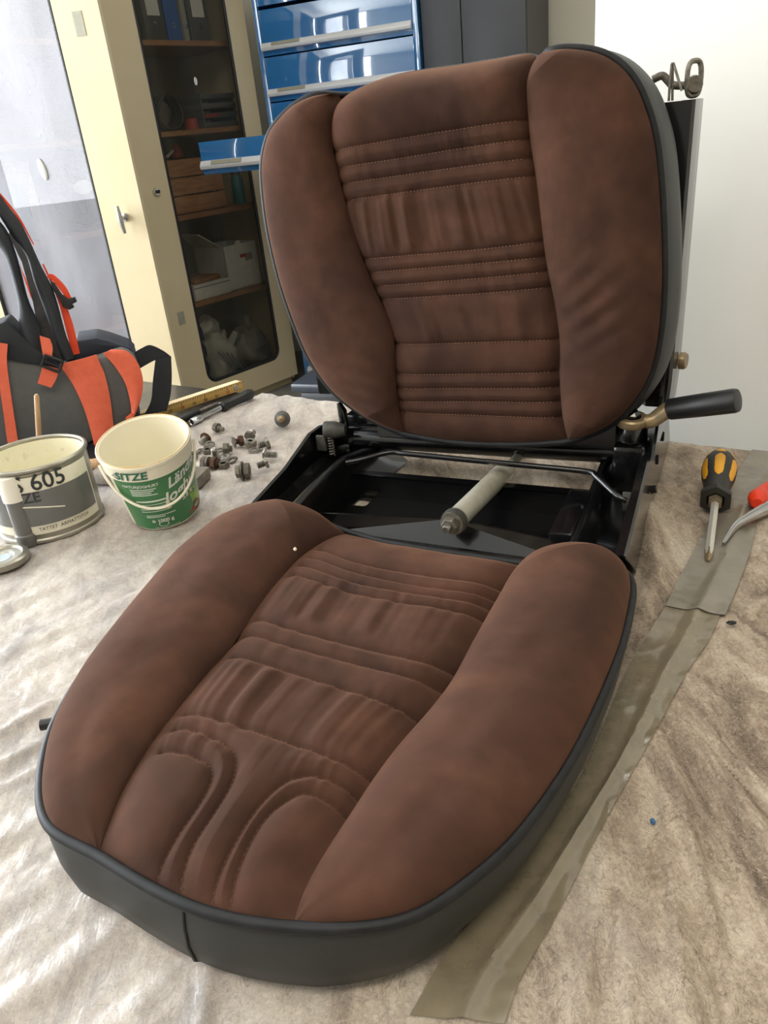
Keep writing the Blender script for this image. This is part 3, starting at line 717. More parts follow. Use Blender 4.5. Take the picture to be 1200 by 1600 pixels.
CREASE = [((-0.4025,0.6182,0.0),(-0.3683,0.658,0.0),0.007,0.01),((-0.3859,0.5763,0.0),(-0.3547,0.6018,0.0),0.005,0.008),((-0.374,0.5465,0.0),(-0.3411,0.5697,0.0),0.004,0.008),((-0.3656,1.5,0.0),(-0.1508,1.6002,0.0),0.003,0.012),((0.3546,0.9428,0.0),(0.3143,0.7718,0.0),0.013,0.016),((0.3143,0.7718,0.0),(0.2729,0.7053,0.0),0.012,0.014),((0.3883,1.0203,0.0),(0.336,0.8897,0.0),0.008,0.02),((-0.1532,0.3656,0.0),(-0.1508,0.3128,0.0),0.003,0.006),((0.26,1.0908,0.0),(0.2698,0.9638,0.0),0.008,0.02),((0.2768,0.5929,0.0),(0.2986,0.4861,0.0),0.006,0.01),((0.2515,0.5595,0.0),(0.249,0.3949,0.0),0.006,0.01),((0.2142,0.5065,0.0),(0.194,0.3443,0.0),0.006,0.009),((0.1745,0.4544,0.0),(0.1517,0.3131,0.0),0.005,0.008),((0.1376,0.4094,0.0),(0.1174,0.2847,0.0),0.004,0.008),((0.3104,0.6282,0.0),(0.3389,0.5679,0.0),0.005,0.012)]
FAN = (0.2343,0.6419)
TAPE_C = np.array([(0.587,1.1024,0.0),(0.3697,0.7675,0.0),(0.2883,0.6544,0.0),(0.2233,0.5641,0.0),(0.1725,0.4974,0.0),(0.1038,0.4197,0.0),(0.0579,0.3604,0.0),(0.0149,0.3073,0.0)])[:, :2]
def mat_h(x, y):
    """height of the felt above the bench plane"""
    sh = x.shape; x = x.ravel(); y = y.ravel(); P = np.stack([x, y], 1)
    h = 0.0009 * vnoise(x * 60, y * 60, 1) + 0.0006 * vnoise(x * 150, y * 150, 2)
    dx = x - FAN[0]; dy = y - FAN[1]; r = np.hypot(dx, dy); ph = np.arctan2(dy, dx)
    tn = TAPE_C[-1] - TAPE_C[0]; tn = np.array([-tn[1], tn[0]]) / np.hypot(*tn)
    off = (x - TAPE_C[0, 0]) * tn[0] + (y - TAPE_C[0, 1]) * tn[1]
    side = np.clip((off - 0.01) / 0.05, 0, 1) * np.clip((r - 0.05) / 0.15, 0, 1)
    fold = (1 - 2.2 * np.abs(vnoise(ph * 7 + 40, r * 2.5 + 3, 5))) * 0.5 + 0.75 * (1 - 2.2 * np.abs(vnoise(ph * 15 + 40, r * 3.5 + 3, 6))) - 0.3 + 0.5 * (0.5 - 1.6 * np.abs(vnoise(ph * 34 + 40, r * 7 + 3, 9)))
    h += side * (0.004 + 0.014 * fold) * np.clip(1.1 - y, 0.15, 1)
    u = x * 0.80 + y * 0.60; v = -x * 0.60 + y * 0.80                        # long shallow film wrinkles
    left = np.clip((0.02 - x) / 0.15, 0, 1)
    h += left * 0.0030 * vnoise(u * 7 + 50, v * 45 + 60, 7)
    for a, b, amp, w in CREASE:
        d = seg_dist(P, np.array([a[:2], b[:2]])); h += amp * np.exp(-(d / w) ** 2)
    dt = seg_dist(P, TAPE_C); h *= 0.35 + 0.65 * np.clip((dt - 0.03) / 0.03, 0, 1)
    return h.reshape(sh)
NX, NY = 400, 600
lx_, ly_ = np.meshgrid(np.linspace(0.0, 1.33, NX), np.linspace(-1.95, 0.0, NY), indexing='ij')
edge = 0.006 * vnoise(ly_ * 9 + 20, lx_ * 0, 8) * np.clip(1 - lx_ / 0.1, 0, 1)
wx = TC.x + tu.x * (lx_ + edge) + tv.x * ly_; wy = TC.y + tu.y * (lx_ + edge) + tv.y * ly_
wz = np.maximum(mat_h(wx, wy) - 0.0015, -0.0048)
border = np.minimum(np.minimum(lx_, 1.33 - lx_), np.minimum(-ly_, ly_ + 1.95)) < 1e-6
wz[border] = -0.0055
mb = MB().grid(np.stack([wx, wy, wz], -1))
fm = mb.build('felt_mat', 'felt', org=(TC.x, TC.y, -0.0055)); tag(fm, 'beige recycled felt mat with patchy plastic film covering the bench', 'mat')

# duct tape strips stuck on the felt
def tape_material(name, a, b2, rough, trans):
    m = mat(name, a, rough, rgb2=b2, nscale=30, stretch=(1, 1, 1), lo=0.3, hi=0.7, bump=0.35, bscale=90, bstretch=(1, 1, 1), bdist=0.001, coat=1.0, coat_rough=0.14)
    if trans: m.node_tree.nodes['Principled BSDF'].inputs['Alpha'].default_value = 1 - trans
    return m
M['tape_grey'] = tape_material('grey_duct_tape', (118, 110, 96), (134, 126, 110), 0.45, 0.0)
M['tape_clear'] = tape_material('brownish_clear_tape', (132, 121, 100), (154, 142, 118), 0.24, 0.32)
def tape(Lp, Rp, name, label, m, lift):
    n, k = 160, 17
    L = resample(np.array(Lp), n); R = resample(np.array(Rp), n); rows = []
    for s in np.linspace(0, 1, k):
        P = L * (1 - s) + R * s
        P[:, 2] = mat_h(P[:, 0], P[:, 1]) + 0.0015 + lift + 0.0036 * np.exp(-((s - 0.55 - 0.1 * np.sin(np.linspace(0, 3, n))) / 0.10) ** 2) \
            + 0.0011 * np.maximum(vnoise(np.linspace(0, 46, n), np.full(n, s * 3 + 3.0), 21), 0) ** 2
        rows.append(P)
    T = np.array(rows); B = T.copy(); B[..., 2] -= 0.0009
    sect = np.concatenate([T, B[::-1]], 0)
    org = (T[k // 2, n // 2, 0], T[k // 2, n // 2, 1], 0)
    mb = MB().grid(sect, close_u=True)
    o = mb.build(name, m, org=org); tag(o, label, 'tape'); return o
tape([(-0.0179,0.304,0.002),(0.0117,0.3439,0.002),(0.0701,0.4032,0.002),(0.1105,0.4488,0.002),(0.151,0.4993,0.002),(0.2254,0.6195,0.002),(0.3131,0.7335,0.002)], [(0.0397,0.2917,0.002),(0.0575,0.3219,0.002),(0.0913,0.3634,0.002),(0.1256,0.4098,0.002),(0.1673,0.463,0.002),(0.2171,0.5256,0.002),(0.2763,0.6014,0.002),(0.316,0.6464,0.002),(0.3743,0.7279,0.002)], 'clear_tape', 'brownish see-through tape strip running along the right side of the seat cushion', 'tape_clear', 0.0)
tape([(0.2968,0.7129,0.002),(0.3658,0.814,0.002),(0.4496,0.9352,0.002),(0.5782,1.1054,0.002)], [(0.3501,0.6848,0.002),(0.4236,0.7901,0.002),(0.5434,0.9747,0.002),(0.6558999999999999,1.0542,0.002)], 'duct_tape', 'grey ribbed duct tape strip under the pliers running to the back wall', 'tape_grey', 0.0012)
M['tape_dark'] = tape_material('dark_adhesive_tape', (96, 90, 82), (112, 105, 96), 0.4, 0.0)

# ---------------------------------------------------------------- upholstery: panels sewn along seams
def upholstery(parent, T, left, front, right, rear, lseam, rseam, quilts, prm):
    """left/right: outer edge of each bolster, front/rear: ends of the centre panel, seams run rear to front.
    T maps (x, y, height) arrays of the pad plane to local 3-D. Builds bolsters, centre panel, stitching."""
    NT, NS, NB = 420, 220, 56
    hs = prm['seam']
    ql = [resample(np.array(q), 60) for q in quilts]
    Ls = resample(np.array(lseam), NT); Rs = resample(np.array(rseam), NT)
    Bk = resample(np.array(rear), NS); Fr = resample(np.array(front), NS)
    s = np.linspace(0, 1, NS)[:, None, None]; t = np.linspace(0, 1, NT)[None, :, None]
    P = (1 - s) * Ls[None] + s * Rs[None] + (1 - t) * Bk[:, None] + t * Fr[:, None] \
        - ((1 - s) * (1 - t) * Bk[0] + s * (1 - t) * Bk[-1] + (1 - s) * t * Fr[0] + s * t * Fr[-1])
    S = s[..., 0] + 0 * t[..., 0]; U = t[..., 0] + 0 * s[..., 0]
    flat = P.reshape(-1, 2)
    wid = np.linalg.norm(Rs - Ls, axis=1)[None, :]
    ds = np.minimum(S, 1 - S) * wid
    de0 = U * prm['length']; de1 = (1 - U) * prm['length']
    def centre_h(S, U, flat, ds, de0, de1):
        h = hs + prm['crown'](S, U) * (1 - np.exp(-(ds / 0.016) ** 1.3))
        d = np.full(len(flat), 1e9)
        for q in ql: d = np.minimum(d, seg_dist(flat, q))
        d = d.reshape(S.shape)
        h = h - prm['groove'] * np.exp(-(d / 0.0032) ** 1.2) - prm['groove'] * 0.6 * np.exp(-(d / 0.011) ** 2)
        for (u0, u1, amp, fx, fy, sl) in prm['wrinkles']:
            m = np.clip((U - u0) / 0.03, 0, 1) * np.clip((u1 - U) / 0.03, 0, 1)
            xs = (S - 0.5) * (1 + sl * (U - u0)) + 0.5
            wv = vnoise(xs * fx + 30, U * fy + 7, 31) + 0.5 * vnoise(xs * fx * 2.1 + 9, U * fy * 1.5 + 3, 32)
            h = h + amp * m * wv * np.clip(ds / 0.02, 0.25, 1)
        # puckers pulled along every stitch line
        h = h + 0.00035 * np.exp(-(d / 0.010) ** 2) * vnoise(S * 36 + 3, U * 5 + 5, 33)
        return h, d
    h, d = centre_h(S, U, flat, ds, de0, de1)
    e0 = prm['rear_drop']; e1 = prm['front_drop']
    h = np.where(True, e0 + (h - e0) * (1 - np.exp(-(de0 / prm['rear_round']) ** 1.1)), h)
    h = e1 + (h - e1) * (1 - np.exp(-(de1 / 0.013) ** 1.0))
    ctr = MB().grid(T(P[..., 0], P[..., 1], h)).build('center_panel', 'suede', parent, sharp=180)
    lab(ctr, 'quilted centre panel with rows of stitching')
    # bolsters
    for side, (out, seam) in (('l', (left, Ls)), ('r', (right, Rs))):
        O = resample(np.array(out if side == 'l' else out[::-1]), NT)
        b = np.linspace(0, 1, NB)[:, None, None]
        b = b ** 1.35 * 0.55 + 0.45 * (1 - (1 - b) ** 1.35)
        Q = (1 - b) * O[None] + b * seam[None]
        Bq = b[..., 0] + 0 * U[:1]; Uq = np.linspace(0, 1, NT)[None, :] + 0 * Bq
        w = np.linalg.norm(O - seam, axis=1)[None, :]
        Hb = prm['bolster'](Uq) * np.clip(w / prm['bolw'], 0, 1) ** 0.8
        # seam height follows the centre panel ends
        seam_h = e0 + (hs - e0) * (1 - np.exp(-(Uq * prm['length'] / prm['rear_round']) ** 1.1)) if prm['rear_drop'] < -0.01 else hs * (1 - np.exp(-(Uq * prm['length'] / 0.02)))
        seam_h = seam_h * (1 - np.exp(-((1 - Uq) * prm['length'] / 0.02)))
        prof = (1 - np.abs(2 * Bq ** prm.get('skew', 0.9) - 1) ** 2.4) ** 0.62
        end = np.sqrt(np.clip(1 - np.clip(1 - Uq * prm['length'] / 0.035, 0, 1) ** 2, 0, 1)) * 0.85 + 0.15
        hq = seam_h * Bq ** 2 + Hb * prof * end
        hq += 0.0010 * vnoise(Bq * 5 + 4, Uq * 9 + 2, 41) * np.sin(PI * Bq)
        if prm.get('bol_wr'):
            u0, amp = prm['bol_wr'][side]
            hq += amp * np.exp(-((Uq - u0) / 0.10) ** 2) * np.clip((Bq - 0.15) / 0.4, 0, 1) * np.sin(PI * np.clip(Bq, 0, 1)) * np.sin((Uq * 1.0 - Bq * 0.16) * 110)
        bo = MB().grid(T(Q[..., 0], Q[..., 1], hq), flip=(side == 'r')).build('bolster', 'suede', parent, sharp=180)
    # stitches lying in the grooves
    mb = MB()
    tree_pts = flat; H = h.reshape(-1)
    for q in ql:
        ln = np.linalg.norm(np.diff(q, axis=0), axis=1).sum(); n = max(4, int(ln / 0.0046))
        R = resample(q, n * 2)
        for k in range(2, n - 2):
            a, c = R[2 * k], R[2 * k] * 0.36 + R[2 * k + 1] * 0.64 + (R[2 * k + 1] - R[2 * k]) * 0.3
            i = np.argmin(((tree_pts - (a + c) / 2) ** 2).sum(1)); hh = H[i] + 0.0004
            dd = (c - a); nn = np.array([-dd[1], dd[0]]) / (np.linalg.norm(dd) + 1e-9) * 0.00034
            pts = np.array([a - nn, c - nn, c + nn, a + nn]); top = (a + c) / 2
            X = np.r_[pts[:, 0], top[0] - dd[0] * .2, top[0] + dd[0] * .2]; Y = np.r_[pts[:, 1], top[1] - dd[1] * .2, top[1] + dd[1] * .2]
            V = T(X, Y, np.r_[np.full(4, hh), hh + 0.0004, hh + 0.0004])
            mb.add(V, [(0, 1, 5, 4), (1, 2, 5), (2, 3, 4, 5), (3, 0, 4), (3, 2, 1, 0)])
    stuff(mb.build('stitching', prm['thread'], parent))
    return ctr

def loop_of(left, front, right, rear, n=260):
    Lp = resample(np.array(left), 120)[:-1]; F = resample(np.array(front), 60)[:-1]; Rg = resample(np.array(right), 120)[:-1]; Bk = resample(np.array(rear), 60)[::-1][:-1]
    P = np.vstack([Lp, F, Rg, Bk, Lp[:1]])
    d = np.r_[0, np.cumsum(np.linalg.norm(np.diff(P, axis=0), axis=1))]
    s = np.linspace(0, d[-1], n, endpoint=False)
    P = np.stack([np.interp(s, d, P[:, k]) for k in range(2)], 1)
    for _ in range(2): P = (np.roll(P, 1, 0) + 2 * P + np.roll(P, -1, 0)) / 4
    tg = np.roll(P, -1, 0) - np.roll(P, 1, 0); nn = np.stack([tg[:, 1], -tg[:, 0]], 1); nn /= np.linalg.norm(nn, axis=1)[:, None]
    c = P.mean(0)
    if ((P - c) * nn).sum() < 0: nn = -nn
    return P, nn

# ---------------------------------------------------------------- the loose seat cushion in front
CZ0 = 0.066
cu = thing('seat_cushion', 'loose brown suede seat cushion with black vinyl side lying in front of the seat frame', 'seat cushion', (0, 0.58, 0), math.radians(-29))
c_left = [(-0.1728,0.21),(-0.2,0.218),(-0.2308,0.2258),(-0.2621,0.2264),(-0.2884,0.2211),(-0.3105,0.2094),(-0.327,0.1899),(-0.3375,0.1633),(-0.3372,0.1219),(-0.3334,0.0781),(-0.3208,0.0302),(-0.3046,-0.0282),(-0.287,-0.0833),(-0.2743,-0.121),(-0.2558,-0.1621),(-0.2369,-0.194),(-0.2121,-0.2238),(-0.188,-0.2466),(-0.1658,-0.261),(-0.1465,-0.2666),(-0.107,-0.2688)]
c_front = [(-0.107,-0.2688),(-0.064,-0.2739),(-0.0262,-0.2762),(0.0057,-0.2741),(0.0358,-0.268),(0.0507,-0.2632)]
c_right = [(0.0507,-0.2632),(0.067,-0.258),(0.0886,-0.2482),(0.1055,-0.238),(0.1207,-0.2238),(0.1361,-0.1981),(0.153,-0.1597),(0.1651,-0.1109),(0.1735,-0.0538),(0.1777,0.0149),(0.1788,0.0852),(0.1745,0.149),(0.1698,0.1839),(0.1621,0.2047),(0.1481,0.2166),(0.1222,0.2226),(0.0992,0.2186),(0.0806,0.2101),(0.0635,0.1965)]
c_rear = [(-0.1728,0.21),(-0.1145,0.1982),(-0.0481,0.1956),(0.0131,0.1957),(0.0635,0.1965)]
c_ls = [(-0.1665,0.2),(-0.183,0.1671),(-0.1879,0.1278),(-0.1824,0.0704),(-0.1727,0.0178),(-0.1594,-0.0399),(-0.1561,-0.076),(-0.1526,-0.1064),(-0.1469,-0.1491),(-0.1403,-0.1802),(-0.1285,-0.2191),(-0.1152,-0.249),(-0.1017,-0.2721)]
c_rs = [(0.0665,0.1867),(0.0553,0.1562),(0.0547,0.1093),(0.0566,0.0394),(0.0592,-0.0234),(0.056,-0.0655),(0.0494,-0.1096),(0.0469,-0.1441),(0.0463,-0.1788),(0.0458,-0.2104),(0.0462,-0.2358),(0.0481,-0.2529),(0.0539,-0.2666)]
c_ls[0] = c_left[0]; c_ls[-1] = c_left[-1]; c_rs[0] = c_right[-1]; c_rs[-1] = c_right[0]
c_q = [[(-0.1654,0.141),(-0.106,0.1226),(-0.0358,0.1187),(0.0252,0.1255),(0.0645,0.1438)],
       [(-0.1668,0.1222),(-0.1003,0.1032),(-0.0264,0.0979),(0.0251,0.1041),(0.0621,0.1217)],
       [(-0.1677,0.1032),(-0.0948,0.0845),(-0.0405,0.082),(0.02,0.0863),(0.0615,0.1046)],
       [(-0.1664,0.083),(-0.0991,0.0675),(-0.0313,0.0628),(0.0269,0.0687),(0.0611,0.0832)],
       [(-0.154,-0.0017),(-0.1187,-0.0108),(-0.0647,-0.0156),(-0.0081,-0.0178),(0.0351,-0.0147),(0.0651,-0.0004)],
       [(-0.155,-0.0261),(-0.1117,-0.0345),(-0.0596,-0.0383),(-0.0007,-0.0401),(0.0414,-0.0374),(0.0642,-0.0268)],
       [(-0.1389,-0.0624),(-0.0987,-0.0665),(-0.0401,-0.0714),(0.0168,-0.0748),(0.0636,-0.0728)],
       [(-0.1322,-0.1398),(-0.09,-0.1403),(-0.0327,-0.1427),(0.0098,-0.1444),(0.0353,-0.1433),(0.0563,-0.1395)],
       [(-0.1281,-0.1586),(-0.1089,-0.1568),(-0.0795,-0.1599),(-0.0616,-0.1666),(-0.0516,-0.1778),(-0.044,-0.1953),(-0.0403,-0.2206),(-0.0382,-0.2445),(-0.0326,-0.2653),(-0.0248,-0.2806)],
       [(-0.1202,-0.1831),(-0.1049,-0.1806),(-0.0815,-0.1814),(-0.0664,-0.1876),(-0.0589,-0.201),(-0.0553,-0.2189),(-0.053,-0.2468),(-0.0504,-0.2692),(-0.0458,-0.2793)],
       [(0.0506,-0.162),(0.0291,-0.1616),(0.0086,-0.1654),(-0.0049,-0.1757),(-0.0116,-0.1908),(-0.0135,-0.212),(-0.0113,-0.2373),(-0.0073,-0.2614),(-0.0029,-0.2777),(-0.0019,-0.2816)],
       [(0.0496,-0.1796),(0.0323,-0.1785),(0.0116,-0.1811),(0.0012,-0.1953),(-0.0029,-0.2132),(-0.0003,-0.2395),(0.0056,-0.2624),(0.0135,-0.2805)]]
def c_T(x, y, h): return np.stack([x, y, CZ0 + h], -1)
upholstery(cu, c_T, c_left, c_front, c_right, c_rear, c_ls, c_rs, c_q, dict(
    thread='thread_dark', seam=0.007, crown=lambda s, u: 0.014 + 0.006 * np.sin(PI * u), groove=0.0050, length=0.48, rear_drop=0.0, rear_round=0.02, front_drop=0.0, bolw=0.13,
    bolster=lambda u: 0.044 - 0.014 * u, skew=0.85,
    wrinkles=[(0.235, 0.43, 0.0021, 15, 2.2, 0.0), (0.56, 0.735, 0.0026, 15, 2.2, 0.2), (0.0, 0.11, 0.0008, 9, 3, 0), (0.40, 0.57, 0.0004, 18, 2, 0), (0.72, 0.82, 0.0011, 20, 2, 0)]))
P, nn = loop_of(c_left, c_front, c_right, c_rear)
rows = []
rf = np.clip((P[:, 0] - 0.06) / 0.08, 0, 1) + np.clip((-0.14 - P[:, 0]) / 0.06, 0, 1)          # flanks are tucked under more than the front
for o, z in ((-0.003, 1.0), (0.001, 0.94), (0.0045, 0.72), (0.006, 0.45), (0.004, 0.2), (-0.003, 0.06), (-0.012, 0.0)):
    off = o - rf * 0.016 * (1 - z) ** 1.5
    rows.append(np.stack([P[:, 0] + nn[:, 0] * off, P[:, 1] + nn[:, 1] * off, np.full(len(P), CZ0 * z + 0.001)], 1))
mb = MB().grid(np.array(rows), close_v=True)
mb.f.append(tuple(len(rows) * len(P) - len(P) + k for k in range(len(P))))
band = mb.build('side_band', 'vinyl', cu, sharp=50); lab(band, 'black grained vinyl side band')
MB().tube([(p[0] + n_[0] * 0.0015, p[1] + n_[1] * 0.0015, CZ0 + 0.0015) for p, n_ in zip(P, nn)], 0.0042, 10, closed=True).build('piping', 'piping', cu)
k = int(np.argmin(np.hypot(*(P - np.array(c_front[2])).T)))
MB().tube([tuple(rows[i][k] + np.r_[nn[k] * 0.0006, 0]) for i in range(6)], 0.0011, 6).build('band_seam', 'gasket', band)
g_ = Vector((-0.3404,0.5927,0.03)); 
mb = MB().tube([Vector((-0.3447,0.593,0.028)), Vector((-0.3386,0.5965,0.028)) + Vector((0.03, 0, 0))], 0.0055, 10); wbuild(mb, 'side_pin', 'black_plastic', cu)
mb = MB(); lump(mb, (-0.1022,0.7634,0.096), (0.0018, 0.0035, 0.0012), 77, 8); wbuild(mb, 'lint_fleck', 'lint', cu)

# ---------------------------------------------------------------- seat frame with its backrest
FO = Vector((-0.1881,1.0474,0.0)); FA = math.radians(-26.121)
sf = thing('seat_unit', 'glossy black folding seat frame with an upright brown suede backrest', 'seat', FO, FA)
BLN = math.radians(5); BY0, BZ0 = 0.15, 0.10
def b_T(x, v, n):
    return np.stack([x + 0 * v, BY0 + v * math.sin(BLN) - n * math.cos(BLN), BZ0 + v * math.cos(BLN) + n * math.sin(BLN)], -1)
b_left = [(0.1059,0.4528),(0.0788,0.4518),(0.0503,0.4432),(0.0265,0.4298),(0.0092,0.4155),(-0.0029,0.3955),(-0.0105,0.3713),(-0.0127,0.3395),(-0.0121,0.2963),(-0.0071,0.2518),(0.0013,0.2061),(0.0144,0.1593),(0.0294,0.1164),(0.0498,0.0798),(0.0745,0.051),(0.1104,0.0256),(0.1495,0.0055),(0.1863,-0.0073)]
b_front = [(0.1863,-0.0073),(0.2528,-0.0142),(0.3111,-0.0145),(0.3761,-0.0105),(0.4275,-0.0037)]
b_right = [(0.4275,-0.0037),(0.4631,0.011),(0.4915,0.0301),(0.5128,0.0559),(0.5277,0.0857),(0.5356,0.1224),(0.5384,0.1734),(0.5359,0.2336),(0.5284,0.3056),(0.5193,0.3596),(0.5081,0.3937),(0.4947,0.4211),(0.4761,0.4425),(0.4506,0.4577),(0.4177,0.4655),(0.3917,0.4661),(0.3758,0.4608)]
b_rear = [(0.1059,0.4528),(0.1463,0.4647),(0.183,0.4701),(0.2269,0.4714),(0.2692,0.4713),(0.3181,0.4723),(0.3612,0.4725),(0.3758,0.4608)]
b_ls = [(0.1058,0.4525),(0.1041,0.3962),(0.1109,0.3507),(0.1207,0.3038),(0.1335,0.2556),(0.1523,0.2062),(0.1717,0.1609),(0.1791,0.1251),(0.1779,0.0779),(0.18,0.0347),(0.1864,-0.0071)]
b_rs = [(0.3759,0.4608),(0.369,0.4472),(0.3701,0.4132),(0.3739,0.3732),(0.3811,0.3319),(0.3885,0.2767),(0.3961,0.2284),(0.4062,0.1832),(0.4143,0.1321),(0.4153,0.0841),(0.4202,0.0346),(0.4275,-0.0038)]
b_ls[0] = b_left[0]; b_ls[-1] = b_left[-1]; b_rs[0] = b_right[-1]; b_rs[-1] = b_right[0]
b_q = [[(0.1078,0.3825),(0.2018,0.3879),(0.3004,0.3927),(0.3684,0.3953)], [(0.1147,0.3617),(0.2005,0.3655),(0.3,0.3712),(0.3712,0.3743)], [(0.1151,0.3412),(0.1993,0.3454),(0.2995,0.3503),(0.375,0.3533)],
       [(0.1199,0.3202),(0.1981,0.3246),(0.2991,0.3299),(0.3774,0.333)], [(0.1404,0.2433),(0.2203,0.2468),(0.2974,0.2496),(0.3888,0.2559)], [(0.1492,0.225),(0.2194,0.2289),(0.2971,0.2323),(0.3913,0.2374)],
       [(0.1568,0.2066),(0.2185,0.2098),(0.2967,0.2137),(0.3948,0.2195)], [(0.1634,0.1887),(0.2443,0.1924),(0.3215,0.1955),(0.3998,0.2005)], [(0.1797,0.1262),(0.2418,0.1283),(0.346,0.1325),(0.4104,0.1339)],
       [(0.1817,0.0833),(0.2727,0.0865),(0.3459,0.0893),(0.4112,0.0918)], [(0.1816,0.0619),(0.2722,0.0664),(0.4136,0.0708)], [(0.1828,0.043),(0.2932,0.0483),(0.415,0.051)], [(0.1842,0.0267),(0.2928,0.0288),(0.4174,0.0294)]]
def b_crown(s, u):
    return 0.012 + 0.026 * np.exp(-np.maximum(u - 0.03, 0) ** 2 / 0.025) + 0.004 * np.sin(PI * np.clip(u, 0, 1))
upholstery(sf, b_T, b_left, b_front, b_right, b_rear, b_ls, b_rs, b_q, dict(
    thread='thread', seam=0.006, crown=b_crown, groove=0.0042, length=0.49, rear_drop=-0.04, rear_round=0.016, front_drop=0.0, bolw=0.06,
    bolster=lambda u: 0.034 - 0.004 * u, skew=0.9, bol_wr={'l': (0.79, 0.0010), 'r': (0.62, 0.0014)},
    wrinkles=[(0.28, 0.455, 0.0055, 15, 1.6, -0.7), (0.575, 0.72, 0.0020, 10, 3, 0.5), (0.14, 0.28, 0.0005, 26, 4, 0), (0.45, 0.57, 0.0005, 24, 4, 0), (0.05, 0.17, 0.0007, 10, 2, 0)]))
P, nn = loop_of(b_left, b_front, b_right, b_rear)
top = ((P[:, 1] > 0.40) & (P[:, 0] > b_left[0][0] - 0.004) & (P[:, 0] < b_right[-1][0] + 0.004)).astype(float)
for _ in range(4): top = (np.roll(top, 1) + 2 * top + np.roll(top, -1)) / 4
rows = []
for o, n in ((-0.003, 0.0), (0.001, -0.004), (0.005, -0.020), (0.006, -0.045), (0.003, -0.065), (-0.004, -0.078), (-0.02, -0.083)):
    nz = np.minimum(n, -0.052 * top + n * 0.5)
    X = b_T(P[:, 0] - 0.20 * n + nn[:, 0] * (o - 0.006 * top), P[:, 1] + nn[:, 1] * (o - 0.006 * top), nz); rows.append(X)
mb = MB().grid(np.array(rows), close_v=True)
mb.f.append(tuple(len(rows) * len(P) - len(P) + k for k in range(len(P))))
bb = mb.build('back_cover', 'vinyl', sf, sharp=50); lab(bb, 'dark grained vinyl cover round the side and rear of the backrest')
pp = b_T(P[:, 0] + nn[:, 0] * (0.0015 - 0.003 * top), P[:, 1] + nn[:, 1] * (0.0015 - 0.003 * top), 0.001 - 0.056 * top)
MB().tube(pp, 0.0048, 10, closed=True).build('piping', 'piping', sf)

def sheet(rows, th, name, m, parent, sharp=35):
    me_ = MB().grid(np.array(rows))
    bm = bmesh.new(); vs = [bm.verts.new(v) for v in me_.v]
    for f in me_.f: bm.faces.new([vs[i] for i in f])
    bmesh.ops.recalc_face_normals(bm, faces=bm.faces[:])
    bmesh.ops.solidify(bm, geom=bm.faces[:], thickness=th)
    bm.verts.index_update()
    mb = MB().add([v.co for v in bm.verts], [[v.index for v in f.verts] for f in bm.faces]); bm.free()
    return mb.build(name, m, parent, sharp=sharp)

# side rails
ys = [-0.085, -0.05, 0.0, 0.06, 0.12, 0.16, 0.19, 0.215, 0.235, 0.25]
def li(v): return np.interp(ys, *zip(*v))
lx0 = li([(-0.13, 0.024), (0.06, 0.017), (0.17, 0.008), (0.215, 0.016), (0.25, 0.028)]); lz = li([(-0.13, 0.040), (0.06, 0.060), (0.17, 0.080), (0.205, 0.080), (0.235, 0.070), (0.25, 0.050)])
rx = li([(-0.13, 0.098), (0.03, 0.090), (0.12, 0.094), (0.17, 0.104), (0.25, 0.112)]); rz = li([(-0.13, 0.050), (0.05, 0.060), (0.14, 0.062), (0.19, 0.050), (0.25, 0.02)])
rows = []
for k, y in enumerate(ys):
    a = lx0[k]; z = lz[k]; b = rx[k]; c = rz[k]; fl = min(0.026, c - 0.004)
    rows.append([(a, y, 0.002), (a, y, z * 0.5), (a, y, z - 0.004), (a + 0.002, y, z), (a + 0.008, y, z), (a + 0.009, y, z - 0.006), (a + 0.012, y, fl + 0.008), (a + 0.022, y, fl), (b - 0.028, y, fl), (b - 0.015, y, fl + (c - fl) * 0.45), (b - 0.006, y, c - 0.002), (b, y, c), (b + 0.008, y, c - 0.002), (b + 0.018, y, c * 0.72), (b + 0.026, y, c * 0.3), (b + 0.030, y, 0.003)])
sheet(rows, 0.002, 'side_rail', 'black_gloss', sf)
ys2 = [-0.118, -0.05, 0.02, 0.1, 0.2, 0.3, 0.36, 0.41]
rows = []
for y in ys2:
    xo = np.interp(y, [-0.13, 0.41], [0.543, 0.540]); xt = np.interp(y, [-0.13, 0.0, 0.15, 0.41], [0.543, 0.540, 0.536, 0.534])
    z = np.interp(y, [-0.13, 0.2, 0.34, 0.41], [0.076, 0.080, 0.080, 0.07])
    rows.append([(xo, max(y, -0.02), 0.002), (xo * 0.5 + xt * 0.5, max(y, -0.065), z * 0.5), (xt, y, z), (xt - 0.003, y, z + 0.002), (xt - 0.012, y, z + 0.001), (xt - 0.014, y, z - 0.006), (xt - 0.016, y, 0.03), (xt - 0.022, y, 0.022), (xt - 0.048, y, 0.022), (xt - 0.058, y, 0.045), (xt - 0.064, y, 0.05), (xt - 0.072, y, 0.046), (xt - 0.078, y, 0.03), (xt - 0.082, y, 0.003)])
sheet(rows, 0.002, 'side_rail', 'black_gloss', sf)
for y, z in ((0.29, 0.055), (0.22, 0.047)): MB().box((0.5385, y, z), (0.004, 0.005, 0.014), bev=0.001).build('rail_slot', 'gasket', sf)

MB().lathe([(0.0001, 0.008), (0.006, 0.008), (0.0065, 0.0)], 6, frame_of((0.5395, 0.135, 0.038), (1, 0, 0.3))).build('rail_bolt', 'black_gloss', sf)
